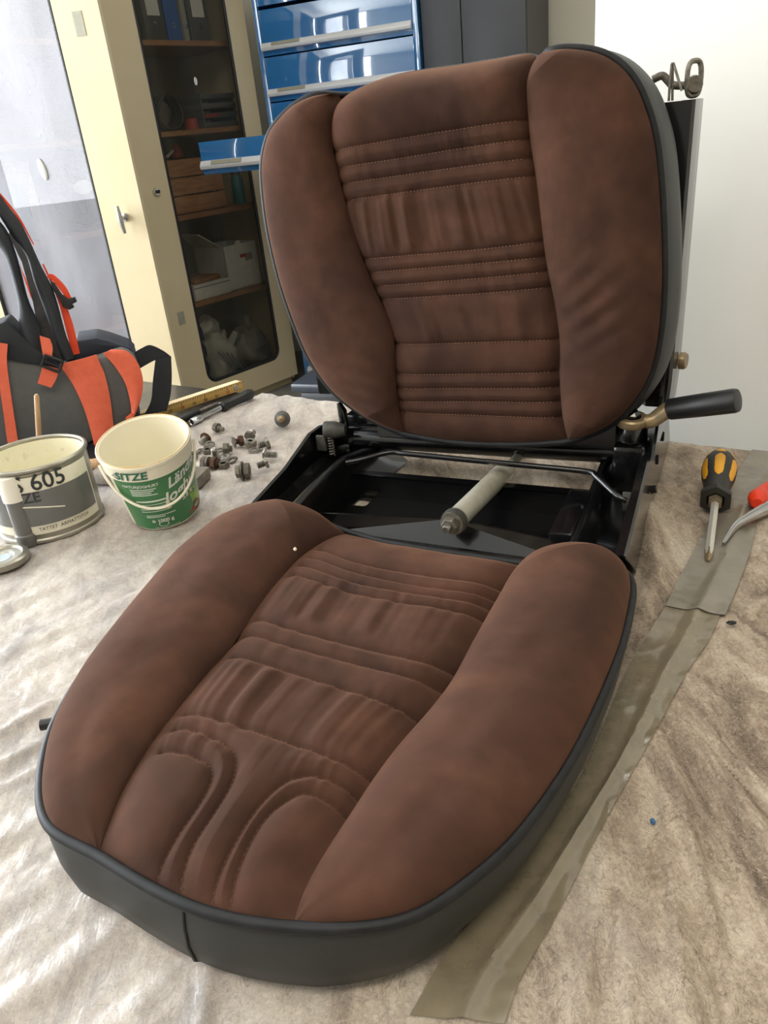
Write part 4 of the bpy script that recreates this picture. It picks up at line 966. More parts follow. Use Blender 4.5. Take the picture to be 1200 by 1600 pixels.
# front cross-member: a shallow trough between the rails
XF = [(0.116,-0.013,0.032),(0.299,0.006,0.032),(0.383,-0.007,0.032),(0.474,-0.027,0.032)]
XR = [(0.137,0.093,0.042),(0.306,0.068,0.042),(0.354,0.064,0.042),(0.509,0.078,0.042)]
mb = MB()
f0, f1 = XF[0], XF[-1]; r0, r1 = XR[0], XR[-1]
mb.slab([(f0[0] - 0.01, f0[1], 0.001), (f1[0] + 0.03, f1[1], 0.001), (f1[0] + 0.03, f1[1], 0.030), (XF[2][0], XF[2][1], 0.034), (XF[1][0], XF[1][1], 0.034), (f0[0] - 0.01, f0[1], 0.032)], (0, -0.003, 0))
mb.build('front_plate', 'black_gloss', sf, smooth=False)
mb = MB().slab([(0.11, 0.10, 0.001), (0.49, 0.10, 0.001), (0.49, 0.10, 0.040), (0.11, 0.10, 0.042)], (0, 0.003, 0))
mb.slab([(0.11, 0.10, 0.042), (0.49, 0.10, 0.040), (0.49, 0.118, 0.039), (0.11, 0.118, 0.041)], (0, 0, -0.003))
mb.build('rear_plate', 'black_gloss', sf, smooth=False)
pn, _ = ring_panel((0.105, 0.24, -0.025, 0.10), [0.114,0.147,0.068,0.095], 0.006, 0.003, 0.006, 6)
pn.v = [(x, z, y) for x, y, z in pn.v]
pn.box((0.365, 0.0375, 0.0045), (0.25, 0.125, 0.003)); pn.build('trough_floor', 'black_gloss', sf, smooth=False)
MB().box((0.455, 0.03, 0.026), (0.03, 0.13, 0.05), bev=0.006).build('gusset', 'black_gloss', sf)
MB().tube([(0.478, -0.08, 0.03), (0.482, 0.08, 0.035)], 0.0035, 8).build('edge_rod', 'black_gloss', sf)
# torsion tube with its end bolt
ta = Vector((0.319,-0.018,0.046)); tb = Vector((0.339,0.146,0.046)); tc_ = tb + (tb - ta).normalized() * 0.12
MB().tube([ta - (tb - ta).normalized() * 0.006, tb], 0.0145, 24).build('torsion_tube', 'zinc', sf)
MB().tube([tb, tc_], 0.008, 16).build('torsion_rod', 'zinc', sf)
tdir = (ta - tb).normalized(); f_ = frame_of(ta + tdir * 0.002, tdir)
MB().lathe([(0.016, -0.004), (0.017, 0.0), (0.017, 0.006), (0.012, 0.007)], 24, f_).build('tube_collar', 'grey_rubber', sf)
f_ = frame_of(ta + tdir * 0.010, tdir)
nb = MB().lathe([(0.0001, 0), (0.0155, 0), (0.0155, 0.003), (0.0001, 0.003)], 24, f_); nb.build('washer', 'old_steel', sf)
f_ = frame_of(ta + tdir * 0.0135, tdir)
MB().lathe([(0.0001, 0), (0.0115, 0), (0.0115, 0.007), (0.0095, 0.009), (0.0001, 0.009)], 6, f_).build('nut', 'dark_steel', sf, sharp=25)
f_ = frame_of(ta + tdir * 0.0225, tdir)
MB().lathe([(0.0055, 0), (0.0055, 0.007), (0.0045, 0.0085), (0.0001, 0.0085)], 14, f_).build('stud_end', 'bright_bolt', sf)
# thin release rod
rp = [(0.121,0.073,0.072),(0.138,0.081,0.074),(0.175,0.107,0.078),(0.205,0.107,0.078),(0.284,0.104,0.077),(0.378,0.103,0.075),(0.461,0.104,0.072),(0.474,0.096,0.07),(0.506,0.067,0.058),(0.518,0.065,0.053)]
MB().tube(resample(np.array(rp), 60), 0.0040, 10).build('release_rod', 'black_gloss', sf)
# rear cross tube, hinge blocks, lever
MB().tube([(0.075, 0.205, 0.057), (0.30, 0.205, 0.058), (0.50, 0.205, 0.060)], 0.0155, 20).build('rear_tube', 'black_gloss', sf)
MB().slab([(0.12, 0.19, 0.068), (0.50, 0.19, 0.070), (0.50, 0.20, 0.12), (0.12, 0.20, 0.12)], (0, 0.003, 0)).build('backrest_bracket', 'black_gloss', sf, smooth=False)
hb = MB().box((0.507, 0.185, 0.045), (0.046, 0.05, 0.085), bev=0.008); hb.build('hinge_block', 'black_gloss', sf)
MB().lathe([(0.0001, 0.026), (0.019, 0.026), (0.021, 0.022), (0.022, 0.0), (0.0001, 0)], 24, frame_of((0.505, 0.195, 0.084), (0, 0, 1))).build('hinge_boss', 'black_gloss', sf)
nub = (0.514,0.155,0.11)
MB().lathe([(0.0001, 0.012), (0.006, 0.011), (0.010, 0.006), (0.011, -0.012)], 16, frame_of((nub[0] - 0.004, nub[1], nub[2]), (-1, 0, 0))).build('rubber_stop', 'grey_rubber', sf)
gp = (0.517,0.1,0.034)
MB().box((gp[0], 0.10, gp[2]), (0.017, 0.004, 0.03), bev=0.0015).build('grey_tab', 'grey_rubber', sf)
lv0 = Vector((0.508,0.165,0.124)); lv1 = Vector((0.534,0.165,0.129)); lv2 = Vector((0.553,0.18,0.136)); lv3 = Vector((0.634,0.155,0.16))
MB().lathe([(0.012, -0.006), (0.019, -0.006), (0.021, -0.003), (0.021, 0.004), (0.019, 0.006), (0.012, 0.006), (0.012, -0.006)], 28, frame_of(lv0, (0.05, -0.1, 1))).build('lever_ring', 'brass_steel', sf)
MB().lathe([(0.0001, 0.008), (0.008, 0.008), (0.012, 0.004), (0.012, -0.012), (0.0001, -0.012)], 6, frame_of(lv0 + Vector((0, 0, 0.006)), (0.05, -0.1, 1))).build('lever_nut', 'black_gloss', sf)
a_ = MB(); d_ = (lv3 - lv2).normalized()
pth = resample(np.array([tuple(lv0 + Vector((0.018, 0, 0))), tuple(lv1 + Vector((0, 0, -0.004))), tuple(lv2), tuple(lv2 + d_ * 0.02)]), 16)
a_.tube(pth, np.linspace(0.0095, 0.012, 16), 12); a_.build('lever_arm', 'brass_steel', sf)
gl_ = (lv3 - lv2).length; f_ = frame_of(lv2, d_)
MB().lathe([(0.0001, 0), (0.0132, 0), (0.0140, 0.002), (0.0150, gl_ * 0.5), (0.0154, gl_ - 0.004), (0.0142, gl_), (0.012, gl_ + 0.0008), (0.0001, gl_ + 0.0008)], 28, f_).build('lever_grip', 'black_plastic', sf)
MB().slab([(0.541, 0.14, 0.078), (0.541, 0.30, 0.078), (0.541, 0.33, 0.16), (0.541, 0.32, 0.22), (0.541, 0.25, 0.22), (0.541, 0.22, 0.14)], (-0.004, 0, 0)).build('hinge_plate', 'black_gloss', sf, smooth=False)
# left hinge group
MB().box((0.085, 0.245, 0.05), (0.07, 0.06, 0.085), bev=0.006).build('hinge_block', 'black_gloss', sf)
bp0 = Vector((0.039,0.164,0.085)); bp1 = Vector((0.072,0.174,0.082))
MB().lathe([(0.0001, 0), (0.0125, 0), (0.0135, 0.003), (0.0135, 0.02), (0.009, 0.034), (0.0001, 0.036)], 20, frame_of(bp0, (bp1 - bp0))).build('rubber_stop', 'grey_rubber', sf)
kp = (0.053,0.169,0.085)
MB().tube([(kp[0] + 0.005, kp[1] + 0.03, 0.07), (kp[0] + 0.004, kp[1] + 0.03, 0.105), (kp[0] + 0.0, kp[1] + 0.03, 0.118)], [0.007, 0.0075, 0.004], 12).build('stop_pin', 'black_gloss', sf)
MB().slab([(0.045, 0.27, 0.03), (0.12, 0.27, 0.03), (0.15, 0.25, 0.10), (0.12, 0.25, 0.155), (0.06, 0.26, 0.115)], (0, 0.004, 0)).build('hinge_plate', 'black_gloss', sf, smooth=False)
MB().slab([(0.06, 0.20, 0.075), (0.14, 0.20, 0.082), (0.14, 0.20, 0.050), (0.06, 0.20, 0.042)], (0, 0.01, 0), bev=0.002).build('hinge_strap', 'black_gloss', sf)
q_ = (0.032,0.163,0.062)
MB().box(q_, (0.017, 0.006, 0.026), bev=0.002).build('grey_pad', 'grey_rubber', sf)
q_ = (0.049,0.163,0.06)
sp = MB().tube([(q_[0] + 0.004 * math.cos(a), q_[1] + 0.004 * math.sin(a), q_[2] - 0.018 + 0.036 * a / (2 * PI * 8)) for a in np.linspace(0, 2 * PI * 8, 120)], 0.0011, 6)
sp.build('coil_spring', 'old_steel', sf)
q_ = (0.012,0.123,0.055)
MB().lathe([(0.004, 0.001), (0.0065, 0.001), (0.0065, -0.001), (0.004, -0.001), (0.004, 0.001)], 18, frame_of((q_[0], q_[1], q_[2]), (1, 0, 0.2))).build('rail_eyelet', 'bright_bolt', sf)

# backrest frame behind the pad
def lean(x, y, z): return (x, y + (z - 0.1) * math.tan(BLN), z)
for sx in (1, -1):
    fx_ = (lambda x: x) if sx == 1 else (lambda x: 0.535 - x)
    rows = []
    for z in np.linspace(0.115, 0.498, 12):
        xo = np.interp(z, [0.115, 0.16, 0.5], [0.546, 0.549, 0.5525])
        wv = np.interp(z, [0.115, 0.2, 0.5], [0.03, 0.045, 0.055])
        rows.append([lean(fx_(x), y, z) for x, y in ((xo - wv - 0.01, 0.262), (xo - wv, 0.248), (xo - 0.004, 0.246), (xo, 0.249), (xo + 0.0035, 0.275), (xo + 0.0055, 0.30), (xo + 0.004, 0.306), (xo - 0.02, 0.307))])
    up_ = sheet(rows, 0.002, 'back_upright', 'black_gloss', sf)
rows = [[lean(x, 0.312, z) for x in np.linspace(0.0, 0.54, 8)] for z in np.linspace(0.11, 0.47, 6)]
sheet(rows, 0.002, 'back_shell', 'black_gloss', sf)
q_ = (0.554,0.3,0.17)
MB().lathe([(0.0001, 0.009), (0.010, 0.009), (0.012, 0.006), (0.012, 0)], 18, frame_of((q_[0] + 0.001, 0.29, q_[2]), (1, -0.2, 0))).build('pivot_bolt', 'brass_steel', sf)
# latch at the top of the right upright
r0_ = Vector((0.546,0.3,0.54)); r1_ = Vector((0.549,0.3,0.502))
c_ = (r0_ + r1_) / 2; hh = (r0_ - r1_).length / 2
ring = [c_ + Vector((0.0075 * math.copysign(abs(math.cos(a)) ** 0.6, math.cos(a)), 0.006 * math.cos(a), hh * math.copysign(abs(math.sin(a)) ** 0.75, math.sin(a)))) for a in np.linspace(0, 2 * PI, 40, endpoint=False)]
MB().tube(ring, 0.0032, 8, closed=True).build('latch_loop', 'old_steel', sf)
MB().lathe([(0.0001, 0.006), (0.009, 0.006), (0.011, 0.0), (0.009, -0.006), (0.0001, -0.006)], 14, frame_of(Vector((0.548,0.3,0.514)), (0.3, -1, 0.1))).build('latch_roller', 'dark_steel', sf)
lr = [(0.499,0.3,0.525),(0.51,0.3,0.528),(0.517,0.3,0.522),(0.522,0.3,0.517),(0.53,0.3,0.515),(0.543,0.3,0.514)]
MB().tube(resample(np.array(lr), 30), 0.0048, 10).build('latch_rod', 'dark_steel', sf)
wc = [(0.52,0.295,0.499),(0.52,0.295,0.513),(0.521,0.295,0.54),(0.523,0.295,0.54),(0.535,0.29,0.509)]
MB().tube(resample(np.array(wc), 40, False), 0.0016, 8).build('wire_clip', 'old_steel', sf)
MB().tube([(0.524,0.297,0.499), (0.522,0.297,0.539)], 0.0016, 8).build('wire_clip', 'old_steel', sf)

# ---------------------------------------------------------------- paint can, bottle, lid, stick
M['tin'] = mat('tinplate', (176, 172, 160), 0.30, 0.85, rgb2=(150, 145, 132), nscale=18, bump=0.06, bscale=60, rough2=0.42)
M['tin_white'] = mat('creamy_can_label', (226, 220, 200), 0.45, rgb2=(206, 198, 174), nscale=12, lo=0.5, hi=0.8)
M['label_grey'] = mat('grey_can_band', (96, 95, 92), 0.32, rgb2=(102, 101, 98), nscale=8, coat=0.4)
M['paint_cream'] = mat('dried_cream_paint', (226, 220, 194), 0.5, rgb2=(158, 150, 130), nscale=28, lo=0.56, hi=0.74, bump=0.4, bscale=40)
M['stick'] = mat('birch_stick', (196, 160, 122), 0.7, rgb2=(180, 142, 104), nscale=12, stretch=(8, 8, 1))
CAN = Vector((-0.5187,1.124,0.0)); CR = 0.0775; CH = 0.118
can = thing('paint_can', 'open tin paint can with broad grey band and black stencilled letters at far left', 'paint can', CAN)
MB().lathe([(0.0001, 0.004), (CR - 0.006, 0.004), (CR - 0.001, 0.0), (CR + 0.001, 0.002), (CR + 0.001, 0.006), (CR - 0.001, 0.008), (CR - 0.001, 0.014), (CR - 0.001, CH - 0.010), (CR, CH - 0.008), (CR - 0.003, CH - 0.004), (CR - 0.003, 0.08), (CR - 0.004, 0.012)], 72).build('can_body', 'tin', can, sharp=40)
MB().tube([((CR - 0.0005) * math.cos(a), (CR - 0.0005) * math.sin(a), CH - 0.003) for a in np.linspace(0, 2 * PI, 72, endpoint=False)], 0.0032, 10, closed=True).build('rim', 'tin', can)
MB().lathe([(CR - 0.0035, CH - 0.006), (CR - 0.0042, CH - 0.012), (CR - 0.0045, 0.064), (CR - 0.010, 0.061), (0.0001, 0.060)], 72).build('paint', 'paint_cream', can)
def band(r, z0, z1, a0, a1, name, m, parent, th=0.0004, n=48, slope=0.0):
    rows = []
    for zz, rr in ((z0, r - th), (z0, r + th), (z1, r + th), (z1, r - th)):
        rows.append([((rr) * math.cos(a), (rr) * math.sin(a), zz + slope * (a - a0)) for a in np.linspace(a0, a1, n)])
    mb = MB().grid(np.array(rows), close_u=True); mb.f.append((0, n, 2 * n, 3 * n)); mb.f.append((n - 1, 4 * n - 1, 3 * n - 1, 2 * n - 1))
    return mb.build(name, m, parent, sharp=30)
d2r = math.radians
band(CR, 0.016, CH - 0.012, d2r(-175), d2r(-5), 'paper_label', 'tin_white', can)
band(CR + 0.0007, 0.030, 0.083, d2r(-170), d2r(-8), 'grey_band', 'label_grey', can)
def wrap(body, size, r, a_c, z, name, m, parent, shear=0.0, align='CENTER', bold=0.0, cone=0.0, rot=0.0):
    """flat print bent round an upright cylinder (or slightly conical) wall; a_c is the angle in degrees seen from above"""
    V, F = text_mesh(body, size, shear, align, bold)
    cr, sr = math.cos(rot), math.sin(rot); out = []
    for x, y, _ in V:
        x, y = x * cr - y * sr, x * sr + y * cr
        rr = r + cone * y; a = d2r(a_c) + x / r
        out.append((rr * math.cos(a), rr * math.sin(a), z + y))
    mb = MB().add(out, F)
    me = bpy.data.meshes.new(name); me.from_pydata(mb.v, [], mb.f); me.update()
    o = bpy.data.objects.new(name, me); COL.objects.link(o); me.materials.append(M[m]); o.parent = parent
    return o
va = math.degrees(math.atan2(-CAN.y, -CAN.x))       # angle facing the camera
wrap('S 605', 0.034, CR + 0.0012, va - 2, 0.0855, 'stencil_text', 'print_dark', can, bold=0.0004)
wrap('ZE', 0.022, CR + 0.0016, va - 14, 0.068, 'stencil_text', 'print_dark', can, bold=0.0004)
wrap('TATTET  ARMATTSTOF', 0.0075, CR + 0.0008, va + 12, 0.0215, 'small_print', 'print_dark', can)
sm = MB()
for q in range(1):
    aa = [d2r(va - 26 + k * 3.2) for k in range(14)]
    sm.tube([((CR + 0.0016) * math.cos(a), (CR + 0.0016) * math.sin(a), 0.062 - 0.012 * (k / 13) ** 1.5) for k, a in enumerate(aa)], 0.0011, 6)
sm.build('scratch', 'tin_white', can)
st = thing('stirring_stick', 'thin wooden stirring stick standing in the open paint can', 'stick', Vector((-0.5565,1.2292,0.07)))
s0 = Vector((-0.5669,1.2521,0.062)); s1 = Vector((-0.5371,1.2422,0.1742))
mb = MB().tube([s0, s0.lerp(s1, 0.5), s1 - (s1 - s0) * 0.03, s1], [0.0042, 0.0044, 0.0040, 0.0022], 10); wbuild(mb, 'shaft', 'stick', st)
M['paint_smear'] = mat('grey_paint_smear', (170, 160, 138), 0.5, rgb2=(150, 140, 120), nscale=60)
mb = MB().tube([s0, s0.lerp(s1, 0.16)], [0.0047, 0.0047], 10); wbuild(mb, 'paint_coat', 'paint_smear', st)
# slim bottle in front of the can
M['bottle_grey'] = mat('grey_bottle_plastic', (98, 96, 92), 0.34, rgb2=(104, 102, 98), nscale=10, coat=0.3)
M['cap_white'] = mat('ivory_cap', (226, 220, 206), 0.45, rgb2=(232, 226, 212), nscale=14)
B0 = Vector((-0.5307,1.0539,0.0))
bt = thing('touch_up_bottle', 'slim grey bottle with a tall ivory cap standing in front of the paint can', 'bottle', B0)
MB().lathe([(0.0001, 0.0), (0.0150, 0.0), (0.0165, 0.002), (0.0168, 0.018), (0.0150, 0.0195), (0.0150, 0.074), (0.0001, 0.074)], 32).build('bottle_body', 'bottle_grey', bt)
MB().lathe([(0.0158, 0.0725), (0.0168, 0.073), (0.0164, 0.108), (0.0150, 0.110), (0.0001, 0.1105)], 32).build('cap', 'cap_white', bt)
# lid
L0 = Vector((-0.548,0.9975,0.0))
ld = thing('can_lid', 'round tin paint can lid lying on the felt at the far left edge', 'lid', L0)
lr_ = 0.03691314129141543
MB().lathe([(0.0001, 0.003), (lr_ - 0.012, 0.003), (lr_ - 0.004, 0.001), (lr_, 0.003), (lr_, 0.011), (lr_ - 0.003, 0.0135), (lr_ - 0.008, 0.0135), (lr_ - 0.010, 0.0105), (lr_ - 0.020, 0.0105), (lr_ - 0.022, 0.0085), (0.0001, 0.0085)], 64).build('lid_disc', 'tin', ld)
M['lid_blue'] = mat('pale_blue_lid_paint', (168, 180, 186), 0.35, rgb2=(186, 196, 198), nscale=20)
MB().lathe([(0.0001, 0.0088), (lr_ - 0.024, 0.0088), (lr_ - 0.024, 0.0092), (0.0001, 0.0093)], 48).build('painted_centre', 'lid_blue', ld)

# ---------------------------------------------------------------- yoghurt bucket
M['bucket_white'] = mat('ivory_bucket_plastic', (236, 228, 204), 0.42, rgb2=(240, 233, 211), nscale=8)
M['bucket_green'] = mat('green_bucket_print', (52, 116, 66), 0.34, rgb2=(56, 122, 70), nscale=9, coat=0.3)
M['print_white'] = mat('white_print', (232, 232, 222), 0.5, rgb2=(224, 224, 214), nscale=60)
M['marker_green'] = mat('dark_green_marker', (30, 104, 74), 0.55, rgb2=(34, 96, 80), nscale=50)
M['print_lime'] = mat('lime_print', (176, 200, 78), 0.45, rgb2=(128, 172, 72), nscale=70)
M['rust_stain'] = mat('rusty_rim_stain', (206, 168, 106), 0.5, rgb2=(226, 208, 168), nscale=20)
K0 = Vector((-0.3340, 1.1030, 0))
bk = thing('yoghurt_bucket', 'ivory plastic yoghurt bucket with green printed wall and hand-written green word', 'bucket', K0)
toC = Vector((-K0.x, -K0.y, 0)).normalized(); side_ = Vector((toC.y, -toC.x, 0))
tilt = 0.245                                            # its rear edge rests on the stone block
KZ = (Vector((0, 0, 1)) + toC * math.tan(tilt) + side_ * 0.073).normalized()
KR0, KR1, KH = 0.0530, 0.0645, 0.1245
KF = frame_of((0, 0, 0), KZ, toC)                       # local x looks at the camera
lift = KR0 * math.sin(tilt) + 0.0005
KF = Matrix.Translation((0, 0, lift)) @ KF
def kr(z): return KR0 + (KR1 - KR0) * z / KH
MB().lathe([(0.0001, 0.003), (KR0 - 0.004, 0.003), (KR0 - 0.001, 0.0), (KR0, 0.002), (kr(0.100), 0.100), (kr(0.1005) + 0.0025, 0.1005), (kr(0.121) + 0.0025, 0.121), (kr(0.125) + 0.0035, 0.1222), (kr(0.125) + 0.0035, 0.1258), (kr(0.125) + 0.001, 0.127), (kr(0.125) - 0.0015, 0.1245), (kr(0.05) - 0.0025, 0.05), (KR0 - 0.003, 0.006), (0.0001, 0.0055)], 80, KF).build('bucket_body', 'bucket_white', bk, sharp=35)
rows = []
for zz, th in ((0.003, -0.0002), (0.003, 0.0004), (0.0990, 0.0004), (0.0990, -0.0002)):
    rows.append([tuple(KF @ Vector(((kr(zz) + th) * math.cos(a), (kr(zz) + th) * math.sin(a), zz))) for a in np.linspace(d2r(-62), d2r(250), 90)])
MB().grid(np.array(rows), close_u=True).build('green_print', 'bucket_green', bk, sharp=30)
def kwrap(body, size, a, z, name, m, shear=0.0, align='CENTER', bold=0.0, rot=0.0, lift_=0.0008, band_=0.0):
    V, F = text_mesh(body, size, shear, align, bold); cr, sr = math.cos(rot), math.sin(rot); out = []
    for x, y, _ in V:
        x, y = x * cr - y * sr, x * sr + y * cr
        rr = kr(z + y) + lift_ + band_; t_ = d2r(a) + x / kr(z)
        out.append(tuple(KF @ Vector((rr * math.cos(t_), rr * math.sin(t_), z + y))))
    me = bpy.data.meshes.new(name); me.from_pydata(out, [], F); me.update()
    o = bpy.data.objects.new(name, me); COL.objects.link(o); me.materials.append(M[m]); o.parent = bk; return o
def kpatch(a0, a1, z0, z1, name, m, lift_=0.0007, n=10, slant=0.0):
    rows = []
    for zz, th in ((z0, 0.0002), (z0, lift_), (z1, lift_), (z1, 0.0002)):
        rows.append([tuple(KF @ Vector(((kr(zz + slant * f) + th) * math.cos(d2r(a0 + (a1 - a0) * f)), (kr(zz + slant * f) + th) * math.sin(d2r(a0 + (a1 - a0) * f)), zz + slant * f))) for f in np.linspace(0, 1, n)])
    mb = MB().grid(np.array(rows), close_u=True); return mb.build(name, m, bk, sharp=30)
kwrap('4', 0.015, -52, 0.1045, 'hand_writing', 'tag_grey', 0.2, band_=0.0027)
kwrap('SITZE', 0.0185, -28, 0.1045, 'hand_writing', 'marker_green', 0.15, bold=0.0005, band_=0.0027)
kwrap('Ländle', 0.024, 42, 0.081, 'logo_text', 'print_white', 0.45, bold=0.0006, rot=0.22)
kwrap('Joghurt', 0.026, 40, 0.057, 'logo_text', 'print_white', 0.45, bold=0.0006, rot=0.22)
kwrap('3,8 %', 0.010, 40, 0.043, 'small_print', 'print_white', 0.2, bold=0.0003, rot=0.1)
kwrap('NATURJOGHURT', 0.0068, -22, 0.087, 'small_print', 'print_white', bold=0.0001)
kwrap('℮ 1000 g', 0.0088, -8, 0.0165, 'small_print', 'print_white', bold=0.0003)
kwrap('Füllmenge bei Abpackung', 0.0036, -4, 0.0045, 'small_print', 'print_white')
for q, z in enumerate((0.082, 0.0785, 0.075, 0.0715)):
    kpatch(-38, -2 - 4 * (q % 3), z, z + 0.0012, 'print_line', 'print_white', n=8)
kpatch(-36, 6, 0.058, 0.0605, 'print_line', 'print_white', n=8)
for q, z in enumerate((0.052, 0.0475, 0.043, 0.0385)):
    kpatch(-34, 10 - 3 * (q % 2), z, z + 0.0010, 'print_line', 'print_white', n=8)
kpatch(4, 10, 0.039, 0.054, 'print_line', 'rust_stain', n=4)
for q, z in enumerate((0.030, 0.0268)):
    kpatch(-30, 14 - 16 * q, z, z + 0.0012, 'print_line', 'print_white', n=8)
def kring(a, z, ra, rb, name, m, sx=1.0):
    V = []; F = []; n = 24
    for k in range(n):
        t_ = 2 * PI * k / n
        for r_ in (ra, rb):
            x = r_ * math.cos(t_) * sx; y = r_ * math.sin(t_); rr = kr(z + y) + 0.0010; tt = d2r(a) + x / kr(z)
            V.append(tuple(KF @ Vector((rr * math.cos(tt), rr * math.sin(tt), z + y))))
    for k in range(n): F.append((2 * k, 2 * k + 1, (2 * k + 3) % (2 * n), (2 * k + 2) % (2 * n)))
    me = bpy.data.meshes.new(name); me.from_pydata(V, [], F); me.update()
    o = bpy.data.objects.new(name, me); COL.objects.link(o); me.materials.append(M[m]); o.parent = bk; return o
kring(-8, 0.0125, 0.0042, 0.0050, 'oval_mark', 'print_white', 1.5)
kpatch(46, 60, 0.026, 0.040, 'leaf_print', 'print_lime', n=6)
kring(52, 0.041, 0.006, 0.0085, 'leaf_print', 'print_lime', 1.0)
kpatch(56, 68, 0.018, 0.034, 'leaf_print', 'print_lime', n=6)
kring(56, 0.013, 0.006, 0.0085, 'seal_print', 'print_red', 1.2)
kpatch(36, 48, 0.0085, 0.0115, 'seal_print', 'print_red', n=5, slant=0.002)
kwrap('TOP', 0.006, 56, 0.011, 'small_print', 'print_white', bold=0.0002)
MB().tube([tuple(KF @ Vector(((kr(0.125) + 0.0016) * math.cos(a), (kr(0.125) + 0.0016) * math.sin(a), 0.1268))) for a in np.linspace(0, 2 * PI, 60, endpoint=False)], 0.0010, 6, closed=True).build('stained_groove', 'rust_stain', bk)
hp = []
for f in np.linspace(0, 1, 41):
    a = d2r(-84 + 168 * f); drop = 0.062 * math.sin(PI * f) ** 0.8
    z = 0.110 - drop
    hp.append(tuple(KF @ Vector(((kr(max(z, 0)) + 0.0055) * math.cos(a), (kr(max(z, 0)) + 0.0055) * math.sin(a), z))))
MB().tube(hp, 0.0021, 8).build('carry_handle', 'bucket_white', bk)
M['water_film'] = mat('milky_residue', (214, 214, 196), 0.25, rgb2=(226, 224, 204), nscale=14)
MB().lathe([(0.0001, 0.020), (kr(0.02) - 0.0032, 0.020)], 48, KF).build('residue', 'water_film', bk)

# sharpening stone behind the bucket and a tool handle
M['stone_top'] = mat('grey_brown_stone', (146, 138, 126), 0.6, rgb2=(104, 92, 78), nscale=24, bump=0.2, bscale=120)
pa, pb = Vector((-0.501,1.2646,0.0)), Vector((-0.2984,1.1896,0.0)); pc = Vector((-0.2855,1.2369,0.0))
bw = (pc - pb)
sb_ = thing('stone_block', 'oblong grey brown stone block lying behind the bucket', 'block', pa)
mb = MB().slab([pa + Vector((0, 0, .0005)), pb + Vector((0, 0, .0005)), pb + bw + Vector((0, 0, .0005)), pa + bw + Vector((0, 0, .0005))], (0, 0, 0.020), bev=0.002); wbuild(mb, 'block_body', 'stone_top', sb_)
pa, pb = Vector((-0.5469,1.3356,0.011)), Vector((-0.4891,1.3376,0.011))
hd = thing('hand_file', 'hand file with turned wooden handle half hidden between can and bucket', 'handle', pa)
f_ = frame_of(pa, pb - pa); ln = (pb - pa).length
mb = MB().lathe([(0.0001, 0), (0.007, 0.001), (0.011, ln * 0.2), (0.009, ln * 0.55), (0.011, ln * 0.8), (0.008, ln * 0.9), (0.008, ln), (0.0001, ln)], 20, f_); wbuild(mb, 'grip', 'stick', hd)
mb = MB().lathe([(0.0083, ln * 0.90), (0.0086, ln * 0.91), (0.0086, ln * 1.0), (0.0083, ln * 1.005)], 20, f_); wbuild(mb, 'ferrule', 'rusty_steel', hd)

# ---------------------------------------------------------------- folding ruler, ratchet and chisel on the bench steel
M['ruler_yellow'] = mat('yellow_ruler_wood', (214, 172, 98), 0.5, rgb2=(204, 160, 86), nscale=10, stretch=(1, 12, 12))
M['ruler_top'] = mat('worn_ruler_edge', (226, 206, 166), 0.55, rgb2=(206, 180, 136), nscale=20)
ra_, rb_ = Vector((-0.6003,1.4937,-0.005)), Vector((-0.2925,1.7659,-0.005))
rd_ = (rb_ - ra_).normalized(); rn = Vector((rd_.y, -rd_.x, 0)); rl = (rb_ - ra_).length
rl_t = thing('folding_ruler', 'yellow wooden folding ruler lying across the bench beside the backpack', 'ruler', ra_, math.atan2(rd_.y, rd_.x))
for q in range(5):
    y0 = q * 0.0042
    o = MB().box((rl / 2, y0 + 0.002, 0.0105), (rl - 0.004 * (q % 2), 0.0036, 0.020), bev=0.0008).build('slat', 'ruler_yellow', rl_t)
MB().box((rl / 2, 0.0104, 0.0211), (rl - 0.01, 0.020, 0.0008)).build('worn_edge', 'ruler_top', rl_t, smooth=False)
mb = MB()
for k in range(int(rl / 0.006)):
    h = 0.009 if k % 10 == 0 else (0.006 if k % 5 == 0 else 0.004)
    mb.box((0.008 + k * 0.006, -0.0001, 0.0202 - h / 2), (0.0011, 0.0006, h))
stuff(mb.build('scale_marks', 'print_dark', rl_t, smooth=False))
for k in range(1, int(rl / 0.03)):
    V, F = text_mesh(str(10 + k), 0.0095, 0, 'CENTER', 0.0002)
    me = bpy.data.meshes.new('scale_number'); me.from_pydata([(x + 0.008 + k * 0.03, -0.0003, 0.003 + y) for x, y, _ in V], [], F)
    o = bpy.data.objects.new('scale_number', me); COL.objects.link(o); o.parent = rl_t; me.materials.append(M['print_red' if k % 4 == 0 else 'print_dark'])
for x in (0.02, rl - 0.02):
    MB().lathe([(0.0001, 0.0012), (0.006, 0.001), (0.0065, 0)], 16, frame_of((x, -0.0001, 0.011), (0, -1, 0))).build('joint', 'tin', rl_t)
wa, wb = Vector((-0.3712,1.5313,0.006)), Vector((-0.3194,1.5972,0.01)); wc_ = Vector((-0.2605,1.6743,0.012))
wr = thing('ratchet_handle', 'chrome socket spinner with black ribbed handle lying at the felt edge', 'wrench', wa)
dd = (wb - wa).normalized(); f_ = frame_of(wa, dd); ln = (wb - wa).length
mb = MB().lathe([(0.0055, 0.002), (0.0072, 0.0), (0.0078, 0.002), (0.0078, ln * 0.30), (0.0055, ln * 0.36), (0.0055, ln), (0.0001, ln)], 20, f_); wbuild(mb, 'chrome_shaft', 'chrome', wr)
mb = MB().lathe([(0.0001, 0.004), (0.0054, 0.004)], 20, f_); wbuild(mb, 'socket_bore', 'gasket', wr)
d2 = (wc_ - wb).normalized(); f_ = frame_of(wb, d2); ln = (wc_ - wb).length
